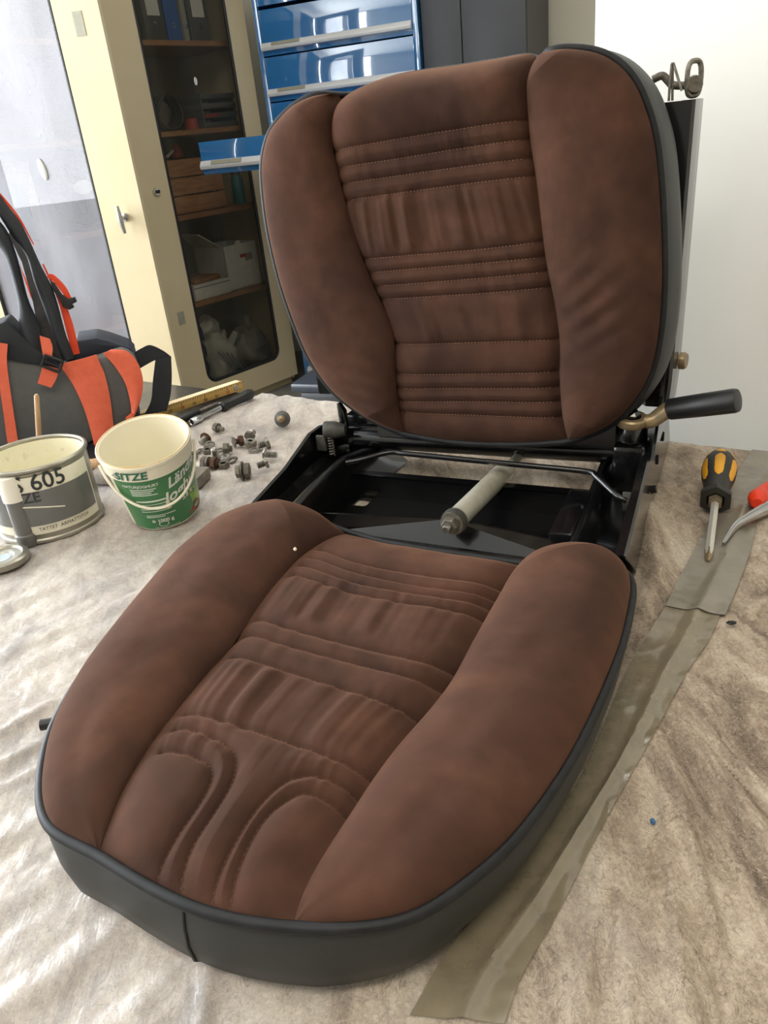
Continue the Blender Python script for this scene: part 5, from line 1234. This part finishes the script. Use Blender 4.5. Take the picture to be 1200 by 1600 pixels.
mb = MB().lathe([(0.0001, 0), (0.009, 0.001), (0.0115, 0.004), (0.0095, ln * 0.2), (0.0100, ln * 0.45), (0.0115, ln * 0.75), (0.0115, ln * 0.92), (0.009, ln * 0.99), (0.0001, ln)], 20, f_); wbuild(mb, 'grip', 'black_plastic', wr)
wa, wb = Vector((-0.4198,1.5313,0.006)), Vector((-0.331,1.6443,0.006))
ch = thing('flat_chisel', 'black chisel lying between folding ruler and chrome spinner', 'chisel', wa)
f_ = frame_of(wa, wb - wa); ln = (wb - wa).length
mb = MB().lathe([(0.0001, 0), (0.007, 0.002), (0.0095, ln * 0.1), (0.0085, ln * 0.5), (0.006, ln * 0.6), (0.0001, ln * 0.601)], 14, f_); wbuild(mb, 'grip', 'black_plastic', ch)
mb = MB().lathe([(0.004, ln * 0.6), (0.0045, ln * 0.62), (0.0045, ln * 0.97), (0.003, ln), (0.0001, ln)], 12, f_); wbuild(mb, 'blade', 'dark_steel', ch)

# ---------------------------------------------------------------- screwdriver and pliers on the right
M['pad_yellow'] = mat('yellow_grip_pad', (232, 168, 32), 0.45, rgb2=(226, 160, 26), nscale=20)
M['grip_black'] = mat('black_grip', (36, 34, 30), 0.5, rgb2=(42, 40, 36), nscale=40)
M['red_grip'] = mat('red_plier_grip', (226, 62, 30), 0.38, rgb2=(220, 56, 26), nscale=12)
M['blade_steel'] = mat('satin_blade_steel', (196, 192, 182), 0.32, 0.5, rgb2=(206, 202, 192), nscale=30)
t0 = Vector((0.3765,0.7918,0.006)); t1 = Vector((0.4378,0.9159,0.022)); t2 = Vector((0.4903,1.0265,0.03))
ax = (t1 - t0).normalized(); bl_ = (t1 - t0).length
hl_ = (t2 - t1).dot(ax) * 0.96
sd = thing('screwdriver', 'screwdriver with black and yellow bulbous handle beside the duct tape', 'screwdriver', t0)
f_ = frame_of(t0, ax, (0, 0, 1))
mb = MB().lathe([(0.0001, 0.010), (0.0036, 0.0125), (0.0054, 0.022), (0.0054, bl_ - 0.012), (0.0001, bl_ - 0.011)], 6, f_); wbuild(mb, 'blade', 'blade_steel', sd, sharp=20)
mb = MB().lathe([(0.0001, 0.0), (0.0016, 0.0005), (0.0042, 0.010), (0.0050, 0.018), (0.0058, 0.022), (0.0001, 0.0225)], 4, f_); wbuild(mb, 'cross_tip', 'brass_steel', sd, sharp=20)
mb = MB().lathe([(0.0001, bl_ - 0.014), (0.0088, bl_ - 0.013), (0.0095, bl_ - 0.006), (0.0095, bl_ + 0.01), (0.0001, bl_ + 0.01)], 6, f_); wbuild(mb, 'bolster', 'brass_steel', sd, sharp=20)
hr = 0.0232
mb = MB().lathe([(0.0102, bl_ + 0.006), (0.0125, bl_ - 0.004), (0.0215, bl_ - 0.004), (0.0218, bl_ + 0.002), (0.0190, bl_ + hl_ * 0.085)], 6, f_); wbuild(mb, 'hex_collar', 'grip_black', sd, sharp=25)
prof = [(0.0170, 0.05), (0.0176, 0.15), (0.0172, 0.24), (0.0186, 0.34), (0.0218, 0.48), (hr, 0.64), (0.0225, 0.76), (0.0190, 0.88), (0.0135, 0.96), (0.0060, 0.995), (0.0001, 1.0)]
mb = MB().lathe([(r, bl_ + z * hl_) for r, z in prof], 36, f_); wbuild(mb, 'handle', 'grip_black', sd)
def prad(z): return float(np.interp(z, [p[1] for p in prof], [p[0] for p in prof]))
for k in range(6):
    ac = k * PI / 3
    for z0, z1, wdt in ((0.30, 0.74, 0.30), (0.80, 0.955, 0.32)):
        rows = []
        for z in np.linspace(z0, z1, 10):
            e = min((z - z0), (z1 - z)) / (z1 - z0); w_ = wdt * min(1, (e / 0.16 + 0.02)) ** 0.5
            rows.append([tuple(f_ @ Vector(((prad(z) + 0.0007 * min(1, e * 12) * (1 - abs(s_) ** 4) - 0.0001) * math.cos(ac + s_ * w_), (prad(z) + 0.0007 * min(1, e * 12) * (1 - abs(s_) ** 4) - 0.0001) * math.sin(ac + s_ * w_), bl_ + z * hl_))) for s_ in np.linspace(-1, 1, 9)])
        mb = MB().grid(np.array(rows)); wbuild(mb, 'grip_pad', 'pad_yellow', sd)
# bent-nose pliers
p0, p1, p2, p3 = Vector((0.4091,0.8245,0.007)), Vector((0.4383,0.8567,0.011)), Vector((0.4603,0.8711,0.013)), Vector((0.5097,0.9008,0.013))
pr_ = thing('bent_nose_pliers', 'bent-nose pliers with polished jaws and red grips lying on the duct tape', 'pliers', p0)
dirp = (p3 - p2).normalized(); sidep = Vector((-dirp.y, dirp.x, 0))
for sgn in (1, -1):
    mb = MB(); rows = []
    path = resample(np.array([tuple(p0), tuple(p1), tuple(p2), tuple(p3)]), 20)
    for k, p in enumerate(path):
        f = k / 19; wv = 0.0016 + 0.0070 * f ** 1.1; hv = 0.0022 + 0.0046 * f
        tg = Vector(path[min(k + 1, 19)] - path[max(k - 1, 0)]).normalized(); sd_ = Vector((-tg.y, tg.x, 0)).normalized() * sgn; c0 = Vector(p)
        rows.append([c0 + sd_ * (0.0003) + Vector((0, 0, -hv)), c0 + sd_ * 0.0003 + Vector((0, 0, hv)), c0 + sd_ * wv * 0.7 + Vector((0, 0, hv)), c0 + sd_ * wv + Vector((0, 0, hv * 0.3)), c0 + sd_ * wv + Vector((0, 0, -hv * 0.4)), c0 + sd_ * wv * 0.7 + Vector((0, 0, -hv))])
    mb.grid(np.array([[tuple(p) for p in r] for r in rows]), close_v=True)
    mb.f.append(tuple(range(6))); mb.f.append(tuple(19 * 6 + k for k in range(6)))
    wbuild(mb, 'jaw', 'chrome', pr_, sharp=30)
pv = p3 + dirp * 0.012
mb = MB().lathe([(0.0001, 0.010), (0.011, 0.0095), (0.0165, 0.007), (0.0165, -0.0085), (0.0001, -0.009)], 24, frame_of(pv, (0, 0, 1))); wbuild(mb, 'pivot', 'chrome', pr_)
ga = Vector((0.4872,0.9022,0.016))
h1 = resample(np.array([tuple(ga), tuple(ga + dirp * 0.03 + sidep * 0.012), tuple(pv + dirp * 0.08 + sidep * 0.030), tuple(pv + dirp * 0.16 + sidep * 0.02)]), 24)
mb = MB().tube(h1, np.r_[0.007, 0.0125, 0.0135, np.linspace(0.0115, 0.009, 19), 0.007, 0.003], 14); wbuild(mb, 'grip', 'red_grip', pr_)
h2 = resample(np.array([tuple(pv + dirp * 0.012 - sidep * 0.004), tuple(pv + dirp * 0.06 - sidep * 0.028), tuple(pv + dirp * 0.15 - sidep * 0.03)]), 22)
mb = MB().tube(h2, np.r_[0.007, 0.0115, 0.0125, np.linspace(0.0115, 0.009, 17), 0.007, 0.003], 14); wbuild(mb, 'grip', 'red_grip', pr_)

# ---------------------------------------------------------------- loose bolts, nuts and washers
def hex_head(mb, f, r, h): return mb.lathe([(0.0001, 0), (r, 0), (r, h * 0.8), (r * 0.86, h), (0.0001, h)], 6, f)
def bolt(label, a, b, r, hh, m, m2=None, dome=False, wash=0.0, rb=None, nut=0.0, washm=None):
    """screw lying from its head at a towards the tip at b"""
    a, b = Vector(a), Vector(b); d = (b - a).normalized(); L_ = (b - a).length; rs = rb or r * 0.55
    t = thing('hex_bolt' if not dome else 'dome_bolt', label, 'bolt', (a.x, a.y, 0))
    f = frame_of(a, d); mb = MB()
    if dome: mb.lathe([(0.0001, 0), (r * 0.6, 0.0008), (r, hh * 0.7), (r, hh), (0.0001, hh)], 20, f)
    else: hex_head(mb, f, r, hh)
    wbuild(mb, 'head', m, t, sharp=25)
    prof_ = [(rs, hh * 0.9)]
    z = hh + 0.001
    while z < L_ - 0.001: prof_ += [(rs, z), (rs * 0.86, z + 0.0008)]; z += 0.0016
    prof_ += [(rs * 0.8, L_), (0.0001, L_)]
    mb = MB().lathe([(0.0001, hh * 0.9)] + prof_, 12, f); wbuild(mb, 'shank', m2 or m, t, sharp=60)
    if wash:
        mb = MB().lathe([(rs * 1.02, hh + 0.0015), (wash, hh + 0.0015), (wash, hh + 0.004), (rs * 1.02, hh + 0.004), (rs * 1.02, hh + 0.0015)], 24, f); wbuild(mb, 'washer', washm or m, t)
    if nut:
        mb = MB().lathe([(rs * 1.02, L_ * 0.62), (nut, L_ * 0.62), (nut, L_ * 0.62 + 0.008), (rs * 1.02, L_ * 0.62 + 0.008)], 6, f); wbuild(mb, 'nut', m2 or m, t, sharp=25)
    return t
def washer(label, p, ro, ri, th, m, tilt=(0, 0, 1), split=False, group=None):
    t = thing('washer' if not split else 'spring_washer', label, 'washer', (p[0], p[1], 0), 0, group)
    f = frame_of(p, tilt); mb = MB()
    if not split: mb.lathe([(ri, -th / 2), (ro, -th / 2), (ro, th / 2), (ri, th / 2), (ri, -th / 2)], 28, f)
    else: mb.tube([tuple(f @ Vector(((ro + ri) / 2 * math.cos(a), (ro + ri) / 2 * math.sin(a), 0.0014 * (a / 5.9 - 0.5)))) for a in np.linspace(0.1, 6.0, 30)], (ro - ri) / 2, 8)
    wbuild(mb, 'ring', m, t); return t
def nut(label, p, r, ri, h, m, axis=(0, 0, 1)):
    t = thing('hex_nut', label, 'nut', (p[0], p[1], 0)); f = frame_of(p, axis)
    mb = MB().lathe([(ri, 0.0005), (r * 0.9, 0), (r, h * 0.15), (r, h * 0.85), (r * 0.9, h), (ri, h - 0.0005)], 6, f); wbuild(mb, 'nut_body', m, t, sharp=25)
    mb = MB().lathe([(ri, h - 0.0005), (ri * 0.9, h * 0.5), (ri, 0.0005)], 14, f); wbuild(mb, 'thread', 'gasket', t)
    return t
bolt('small flanged screw nearest the chrome spinner', (-0.3154,1.4779,0.009), (-0.2963,1.4652,0.006), 0.0085, 0.006, 'dark_steel', 'old_steel', wash=0.0095)
bolt('brown dome-headed bolt just right of the bucket rim', (-0.3204,1.422,0.01), (-0.33,1.4009,0.006), 0.0115, 0.007, 'rusty_steel', 'old_steel', dome=True)
washer('dark washer, upper of two overlapping right of the bucket', (-0.311,1.3884,0.006), 0.0095, 0.005, 0.002, 'dark_steel', (0.2, -0.3, 1))
washer('dark washer, lower of two overlapping right of the bucket', (-0.3132,1.3834,0.003), 0.0095, 0.005, 0.002, 'dark_steel')
washer('spring washer nearest the bucket handle', (-0.334,1.3568,0.003), 0.0100, 0.0055, 0.003, 'dark_steel', (0, 0, 1), True)
washer('spring washer beside the pair of overlapping washers', (-0.3231,1.3698,0.003), 0.0095, 0.0055, 0.003, 'dark_steel', (0, 0.1, 1), True)
nut('dark hex nut left of the upright silver bolt', (-0.3107,1.3563,0.0005), 0.0095, 0.005, 0.009, 'dark_steel')
bolt('short bolt standing on its head, bright threaded end up', (-0.2911,1.321,0.001), (-0.2847,1.2923,0.03), 0.0100, 0.007, 'old_steel', 'bright_bolt')
bolt('dark hex bolt in the middle of the pile, lying on its side', (-0.2789,1.3452,0.01), (-0.2629,1.3456,0.008), 0.0115, 0.010, 'dark_steel', 'dark_steel')
washer('grey washer tucked behind the middle dark bolt', (-0.2881,1.3595,0.003), 0.010, 0.005, 0.002, 'old_steel')
washer('shiny washer in front of the middle dark bolt', (-0.2773,1.3244,0.003), 0.0115, 0.006, 0.002, 'bright_bolt', (0.15, -0.2, 1))
washer('dark serrated washer right of the loose nut', (-0.2575,1.2977,0.004), 0.0105, 0.0055, 0.003, 'dark_steel', (-0.25, -0.2, 1), True)
bolt('black bolt with grey washer and rusty nut beside the stone block', (-0.3072,1.2828,0.011), (-0.278,1.2739,0.01), 0.0115, 0.009, 'dark_steel', 'rusty_steel', wash=0.0115, washm='old_steel', nut=0.0115)
nut('dark hex nut right of the rusty nut', (-0.2697,1.274,0.0005), 0.0105, 0.0055, 0.010, 'dark_steel')
bolt('largest bolt with wide washer in front of the pile', (-0.2401,1.2237,0.011), (-0.2162,1.2226,0.011), 0.0110, 0.008, 'old_steel', 'dark_steel', wash=0.0165, washm='dark_steel', nut=0.0135)
bolt('flanged screw pointing left beside the seat rail', (-0.1896,1.2522,0.011), (-0.2072,1.2471,0.008), 0.0105, 0.005, 'old_steel', 'dark_steel')
bolt('bright screw with thin head behind the flanged screw', (-0.2002,1.2937,0.01), (-0.1763,1.2887,0.008), 0.0100, 0.004, 'bright_bolt', 'bright_bolt')
bolt('hex bolt at the right edge of the pile with its head up-right', (-0.1958,1.3504,0.011), (-0.2146,1.3442,0.008), 0.0115, 0.007, 'old_steel', 'dark_steel')
washer('flat grey washer below the clustered nuts', (-0.2232,1.3402,0.003), 0.0110, 0.0055, 0.002, 'old_steel')
nut('square-shouldered grey nut in the upper cluster', (-0.2338,1.3695,0.0005), 0.0120, 0.005, 0.012, 'old_steel', (0.2, -0.1, 1))
bolt('grey bolt lying behind the clustered nut, tip up-right', (-0.2371,1.3928,0.01), (-0.2299,1.4112,0.014), 0.0110, 0.008, 'dark_steel', 'bright_bolt')
bolt('rust-red bolt with collar in the upper middle of the pile', (-0.2644,1.3712,0.011), (-0.2476,1.3789,0.01), 0.0105, 0.004, 'dark_steel', 'rusty_steel', nut=0.0105)
nut('black hex nut half hidden by the bucket wall', (-0.3354,1.335,0.0005), 0.0100, 0.005, 0.009, 'dark_steel')
kp = Vector((-0.178,1.4592,0.0)); kt = (Vector((-kp.x, -kp.y, 0)).normalized() + Vector((-0.25, 0, 0.35))).normalized()
kn = thing('ball_stud', 'grey conical knob with short stud lying alone right of the pile', 'knob', kp)
f_ = frame_of(kp + Vector((0, 0, 0.0165)), kt)
mb = MB().lathe([(0.0001, -0.016), (0.009, -0.014), (0.0150, -0.006), (0.0160, 0.0), (0.0140, 0.005), (0.0085, 0.009), (0.0001, 0.0095)], 28, f_); wbuild(mb, 'knob_body', 'grey_rubber', kn)
mb = MB().lathe([(0.0075, 0.007), (0.0075, 0.013), (0.006, 0.017), (0.0001, 0.0185)], 18, f_); wbuild(mb, 'stud', 'brass_steel', kn)

# ---------------------------------------------------------------- backpack
M['pack_grey'] = mat('grey_pack_fabric', (92, 92, 90), 0.75, rgb2=(98, 98, 96), nscale=60, bump=0.15, bscale=600)
M['pack_black'] = mat('black_pack_fabric', (28, 31, 36), 0.7, rgb2=(34, 37, 42), nscale=30, bump=0.2, bscale=400)
M['pack_navy'] = mat('dark_navy_lining', (38, 44, 58), 0.6, rgb2=(30, 35, 48), nscale=12)
M['pack_mesh'] = mat('grey_back_mesh', (96, 96, 94), 0.8, rgb2=(62, 62, 62), nscale=14, bump=0.3, bscale=300)
M['strap_orange'] = mat('orange_strap', (238, 112, 80), 0.65, rgb2=(230, 103, 72), nscale=60, bump=0.15, bscale=700)
M['strap_red'] = mat('bright_orange_red_strap', (244, 82, 46), 0.6, rgb2=(238, 74, 40), nscale=60)
M['strap_black'] = mat('black_webbing', (30, 33, 38), 0.6, rgb2=(38, 41, 46), nscale=40, bump=0.15, bscale=500)
PK0 = (-0.5834,1.4935,0.0)
PKA = math.radians(15); PN = Vector((math.sin(PKA), -math.cos(PKA), 0)); PU = Vector((math.cos(PKA), math.sin(PKA), 0))
pk = thing('backpack', 'grey backpack frame with orange compression straps and black shoulder straps on the bench', 'backpack', (PK0[0], PK0[1], -0.006))
def K(pts): return pts
body = [(-0.7541,1.4478,0.1959),(-0.6745,1.4691,0.1936),(-0.6504,1.4755,0.182),(-0.5847,1.4931,0.1564),(-0.5207,1.5103,0.1611),(-0.4719,1.5234,0.1713),(-0.4512,1.5289,0.1537),(-0.4496,1.5293,0.1069),(-0.4713,1.5235,0.0473),(-0.4957,1.517,0.0142),(-0.5727,1.4964,-0.0051),(-0.7367,1.4524,-0.007),(-0.8157,1.4313,-0.008)]
mb = MB().slab(body, tuple(-PN * 0.15), bev=0.012); wbuild(mb, 'pack_body', 'pack_grey', pk)
lowp = [(-0.816,1.4312,-0.0092),(-0.737,1.4523,-0.0083),(-0.573,1.4963,-0.0064),(-0.4948,1.5172,0.0127),(-0.4718,1.5234,0.0447),(-0.4686,1.5243,0.0264),(-0.4911,1.5182,0.0022),(-0.5733,1.4962,-0.0174),(-0.7407,1.4514,-0.0211),(-0.8199,1.4301,-0.0219)]
mb = MB().slab([tuple(Vector(p) + PN * 0.002) for p in lowp], tuple(-PN * 0.154)); wbuild(mb, 'base_trim', 'pack_black', pk)
topp = [(-0.5799,1.4944,0.153),(-0.5493,1.5026,0.1936),(-0.5129,1.5124,0.1935),(-0.4912,1.5182,0.1835),(-0.4584,1.527,0.1639),(-0.4489,1.5295,0.1482),(-0.4665,1.5248,0.1641),(-0.5219,1.51,0.1563)]
mb = MB().slab([tuple(Vector(p) - PN * 0.03) for p in topp], tuple(-PN * 0.10), bev=0.003); wbuild(mb, 'top_lining', 'pack_navy', pk)
padp = [(-0.7086,1.46,0.2426),(-0.6632,1.4721,0.2526),(-0.6514,1.4753,0.2565),(-0.6386,1.4787,0.2331),(-0.6123,1.4858,0.1923),(-0.5818,1.4939,0.1546),(-0.6412,1.478,0.1754),(-0.6758,1.4687,0.189),(-0.7225,1.4562,0.195)]
mb = MB().slab([tuple(Vector(p) + PN * 0.006) for p in padp], tuple(-PN * 0.08), bev=0.004); wbuild(mb, 'hip_pad', 'pack_black', pk)
def kstrap(Lp, Rp, name, m, off, th=0.003, bul=0.0, n=40, parent=None):
    o3 = PN * off
    L = [tuple(Vector(p) + o3) for p in Lp]; R = [tuple(Vector(p) + o3) for p in Rp]
    Lr = resample(L, n); Rr = resample(R, n); N0 = np.array(PN); rows = []
    for s in np.linspace(0, 1, 9): rows.append(Lr * (1 - s) + Rr * s + N0 * bul * math.sin(PI * s))
    T_ = np.array(rows); sect = np.concatenate([T_ + N0 * th / 2, (T_ - N0 * th / 2)[::-1]], 0)
    mb = MB().grid(sect, close_u=True); kk, n2 = sect.shape[:2]
    mb.f.append(tuple(i * n2 for i in range(kk))); mb.f.append(tuple(i * n2 + n2 - 1 for i in range(kk))[::-1])
    return wbuild(mb, name, m, parent or pk, sharp=50)
mesh_p = [(-0.6077,1.487,0.4051),(-0.593,1.4909,0.3527),(-0.5874,1.4924,0.2696),(-0.5794,1.4946,0.1902),(-0.5796,1.4945,0.1542),(-0.6161,1.4847,0.1783),(-0.6062,1.4874,0.2726),(-0.6052,1.4877,0.3467),(-0.614,1.4853,0.3973)]
mb = MB().slab([tuple(Vector(p) - PN * 0.05) for p in mesh_p], tuple(-PN * 0.006)); wbuild(mb, 'back_mesh', 'pack_mesh', pk)
kstrap([(-0.6309,1.4808,0.4731),(-0.6138,1.4854,0.4272),(-0.6037,1.4881,0.3938),(-0.591,1.4915,0.3602),(-0.5902,1.4917,0.3117),(-0.5864,1.4927,0.2612),(-0.5828,1.4937,0.2031),(-0.5794,1.4946,0.1642)], [(-0.6149,1.485,0.4937),(-0.601,1.4888,0.4509),(-0.5852,1.493,0.4118),(-0.5736,1.4961,0.3422),(-0.5638,1.4988,0.2893),(-0.5635,1.4988,0.2132),(-0.5611,1.4995,0.187),(-0.5597,1.4998,0.1656)], 'shoulder_strap', 'strap_black', -0.02, 0.016, 0.008)
kstrap([(-0.6455,1.4769,0.4228),(-0.6273,1.4817,0.3795),(-0.6234,1.4828,0.3493),(-0.625,1.4823,0.2861),(-0.6328,1.4803,0.2499),(-0.6429,1.4776,0.2014)], [(-0.6319,1.4805,0.4421),(-0.6147,1.4851,0.4167),(-0.6081,1.4869,0.3889),(-0.6068,1.4872,0.3447),(-0.6086,1.4867,0.2835),(-0.6026,1.4884,0.233),(-0.6084,1.4868,0.1818)], 'shoulder_strap', 'strap_black', -0.012, 0.016, 0.008)
kstrap([(-0.6143,1.4852,0.4753),(-0.601,1.4888,0.4509),(-0.5872,1.4925,0.4196),(-0.5762,1.4954,0.3759)], [(-0.6128,1.4856,0.4802),(-0.5996,1.4892,0.456),(-0.5854,1.493,0.4226),(-0.5749,1.4958,0.3768)], 'strap_edge', 'strap_red', -0.028, 0.006)
kstrap([(-0.5708,1.4969,0.3406),(-0.5652,1.4984,0.3045),(-0.5617,1.4993,0.2761),(-0.5609,1.4995,0.2452),(-0.5618,1.4993,0.1933),(-0.5613,1.4994,0.1684)], [(-0.5684,1.4975,0.3414),(-0.5598,1.4998,0.3003),(-0.551,1.5022,0.2709),(-0.5472,1.5032,0.2334),(-0.5472,1.5032,0.2067),(-0.5484,1.5029,0.1698)], 'load_strap', 'strap_red', -0.030, 0.003)
kstrap([(-0.5683,1.4976,0.3176),(-0.5611,1.4995,0.312),(-0.5514,1.5021,0.2909),(-0.5436,1.5042,0.2698)], [(-0.5658,1.4982,0.3229),(-0.5557,1.5009,0.3203),(-0.542,1.5046,0.2976),(-0.536,1.5062,0.2733)], 'buckle_strap', 'strap_red', -0.022, 0.003)
bcl = [(-0.5642,1.4986,0.3124),(-0.5581,1.5003,0.3069),(-0.5507,1.5023,0.2849),(-0.5411,1.5048,0.2752),(-0.5306,1.5076,0.2771),(-0.5284,1.5082,0.2685),(-0.538,1.5057,0.2653),(-0.5352,1.5064,0.259),(-0.5449,1.5038,0.2558),(-0.5544,1.5013,0.262),(-0.5562,1.5008,0.2764),(-0.5634,1.4989,0.295)]
mb = MB().slab([tuple(Vector(p) - PN * 0.012) for p in bcl], tuple(-PN * 0.010), bev=0.001); wbuild(mb, 'buckle', 'black_plastic', pk)
kstrap([(-0.6032,1.4882,0.2223),(-0.6056,1.4875,0.2009),(-0.6074,1.4871,0.1816)], [(-0.5879,1.4923,0.2137),(-0.5875,1.4924,0.1978),(-0.5935,1.4908,0.1792)], 'strap_stub', 'strap_orange', 0.016, 0.003)
kstrap([(-0.6039,1.488,0.3476),(-0.6035,1.4881,0.3296),(-0.6018,1.4886,0.2928)], [(-0.6028,1.4883,0.3362),(-0.6004,1.489,0.3178),(-0.6005,1.4889,0.2857)], 'strap_stub', 'strap_red', -0.001, 0.003)
kstrap([(-0.6763,1.4686,0.2216),(-0.6919,1.4644,0.1513),(-0.7028,1.4615,0.085),(-0.7114,1.4592,0.0304),(-0.7152,1.4582,-0.0119)], [(-0.6598,1.473,0.2152),(-0.6708,1.4701,0.1795),(-0.681,1.4673,0.1153),(-0.6915,1.4645,0.0408),(-0.6979,1.4628,-0.0076)], 'compression_strap', 'strap_orange', 0.010, 0.003)
kstrap([(-0.5854,1.493,0.1628),(-0.5816,1.494,0.1508),(-0.5716,1.4967,0.1184),(-0.5646,1.4985,0.0715),(-0.5635,1.4988,0.023),(-0.5645,1.4986,-0.011)], [(-0.5176,1.5111,0.1694),(-0.5158,1.5116,0.1526),(-0.5124,1.5125,0.1278),(-0.5137,1.5122,0.0825),(-0.5199,1.5105,0.0302),(-0.5243,1.5093,-0.0045)], 'compression_strap', 'strap_orange', 0.006, 0.003, 0.004)
kstrap([(-0.5059,1.5143,0.1698),(-0.5002,1.5158,0.1599),(-0.4899,1.5186,0.139),(-0.4797,1.5213,0.1008),(-0.4817,1.5208,0.0494),(-0.4933,1.5176,0.0247)], [(-0.4909,1.5183,0.1747),(-0.4646,1.5253,0.1675),(-0.45,1.5293,0.1433),(-0.4468,1.5301,0.109),(-0.4569,1.5274,0.074),(-0.475,1.5225,0.0413)], 'compression_strap', 'strap_orange', 0.007, 0.003, 0.004)
kstrap([(-0.6119,1.4859,0.1688),(-0.6209,1.4835,0.1518),(-0.6293,1.4812,0.137)], [(-0.5861,1.4928,0.1554),(-0.5976,1.4897,0.1373),(-0.6089,1.4867,0.1242)], 'strap_tail', 'strap_orange', 0.018, 0.003)
rg = [(-0.6026,1.4883,0.1869),(-0.5768,1.4953,0.1699),(-0.5881,1.4922,0.152),(-0.614,1.4853,0.1692)]
mb = MB().tube([tuple(Vector(p) + PN * 0.022) for p in resample(np.array(rg + rg[:1]), 40, False)[:-1]], 0.0028, 8, closed=True); wbuild(mb, 'slider_buckle', 'black_plastic', pk)
mb = MB().tube([tuple(Vector(rg[0]).lerp(Vector(rg[3]), 0.55) + PN * 0.022), tuple(Vector(rg[1]).lerp(Vector(rg[2]), 0.55) + PN * 0.022)], 0.002, 8); wbuild(mb, 'slider_bar', 'black_plastic', pk)
kstrap([(-0.4591,1.5268,0.15),(-0.437,1.5327,0.1588),(-0.4197,1.5374,0.1621),(-0.3999,1.5427,0.1484),(-0.3861,1.5464,0.133)], [(-0.4506,1.5291,0.1189),(-0.4375,1.5326,0.1242),(-0.418,1.5378,0.131),(-0.4021,1.5421,0.132),(-0.3886,1.5457,0.127)], 'hip_belt', 'strap_black', -0.035, 0.003)
kstrap([(-0.4163,1.5383,0.1333),(-0.4298,1.5347,0.0926),(-0.4421,1.5314,0.0523),(-0.4615,1.5262,0.0249)], [(-0.3859,1.5464,0.1343),(-0.3933,1.5444,0.0923),(-0.4028,1.5419,0.058),(-0.417,1.5381,0.0254)], 'hip_belt', 'strap_black', -0.03, 0.003)
kstrap([(-0.4899,1.5186,0.024),(-0.473,1.5231,0.0341),(-0.4519,1.5287,0.0353)], [(-0.4911,1.5182,0.0077),(-0.4688,1.5242,0.0141),(-0.4477,1.5299,0.0207)], 'hip_belt', 'strap_black', 0.0, 0.003)
kstrap([(-0.495,1.5172,0.0386),(-0.4933,1.5176,0.0301),(-0.4904,1.5184,0.0213)], [(-0.4826,1.5205,0.0456),(-0.4808,1.521,0.0371),(-0.4791,1.5215,0.0286)], 'strap_tail', 'strap_orange', 0.012, 0.003)

# small things that lie about
blk = MB(); lump(blk, (0.3495,0.6686,0.004), (0.005, 0.003, 0.0018), 91, 10)
o = blk.build('dirt_crumb', 'gasket', org=(0.3516,0.6726,0.001)); tag(o, 'dark crumb of dirt on the felt right of the tape', 'crumb')
blk = MB(); lump(blk, (0.1805,0.4285,0.004), (0.0020, 0.0026, 0.0018), 92, 10)
M['blue_speck'] = mat('blue_plastic', (60, 100, 150), 0.5, rgb2=(70, 110, 160), nscale=50)
o = blk.build('plastic_crumb', 'blue_speck', org=(0.1816,0.4311,0.001)); tag(o, 'tiny blue plastic crumb on the felt folds at lower right', 'crumb')
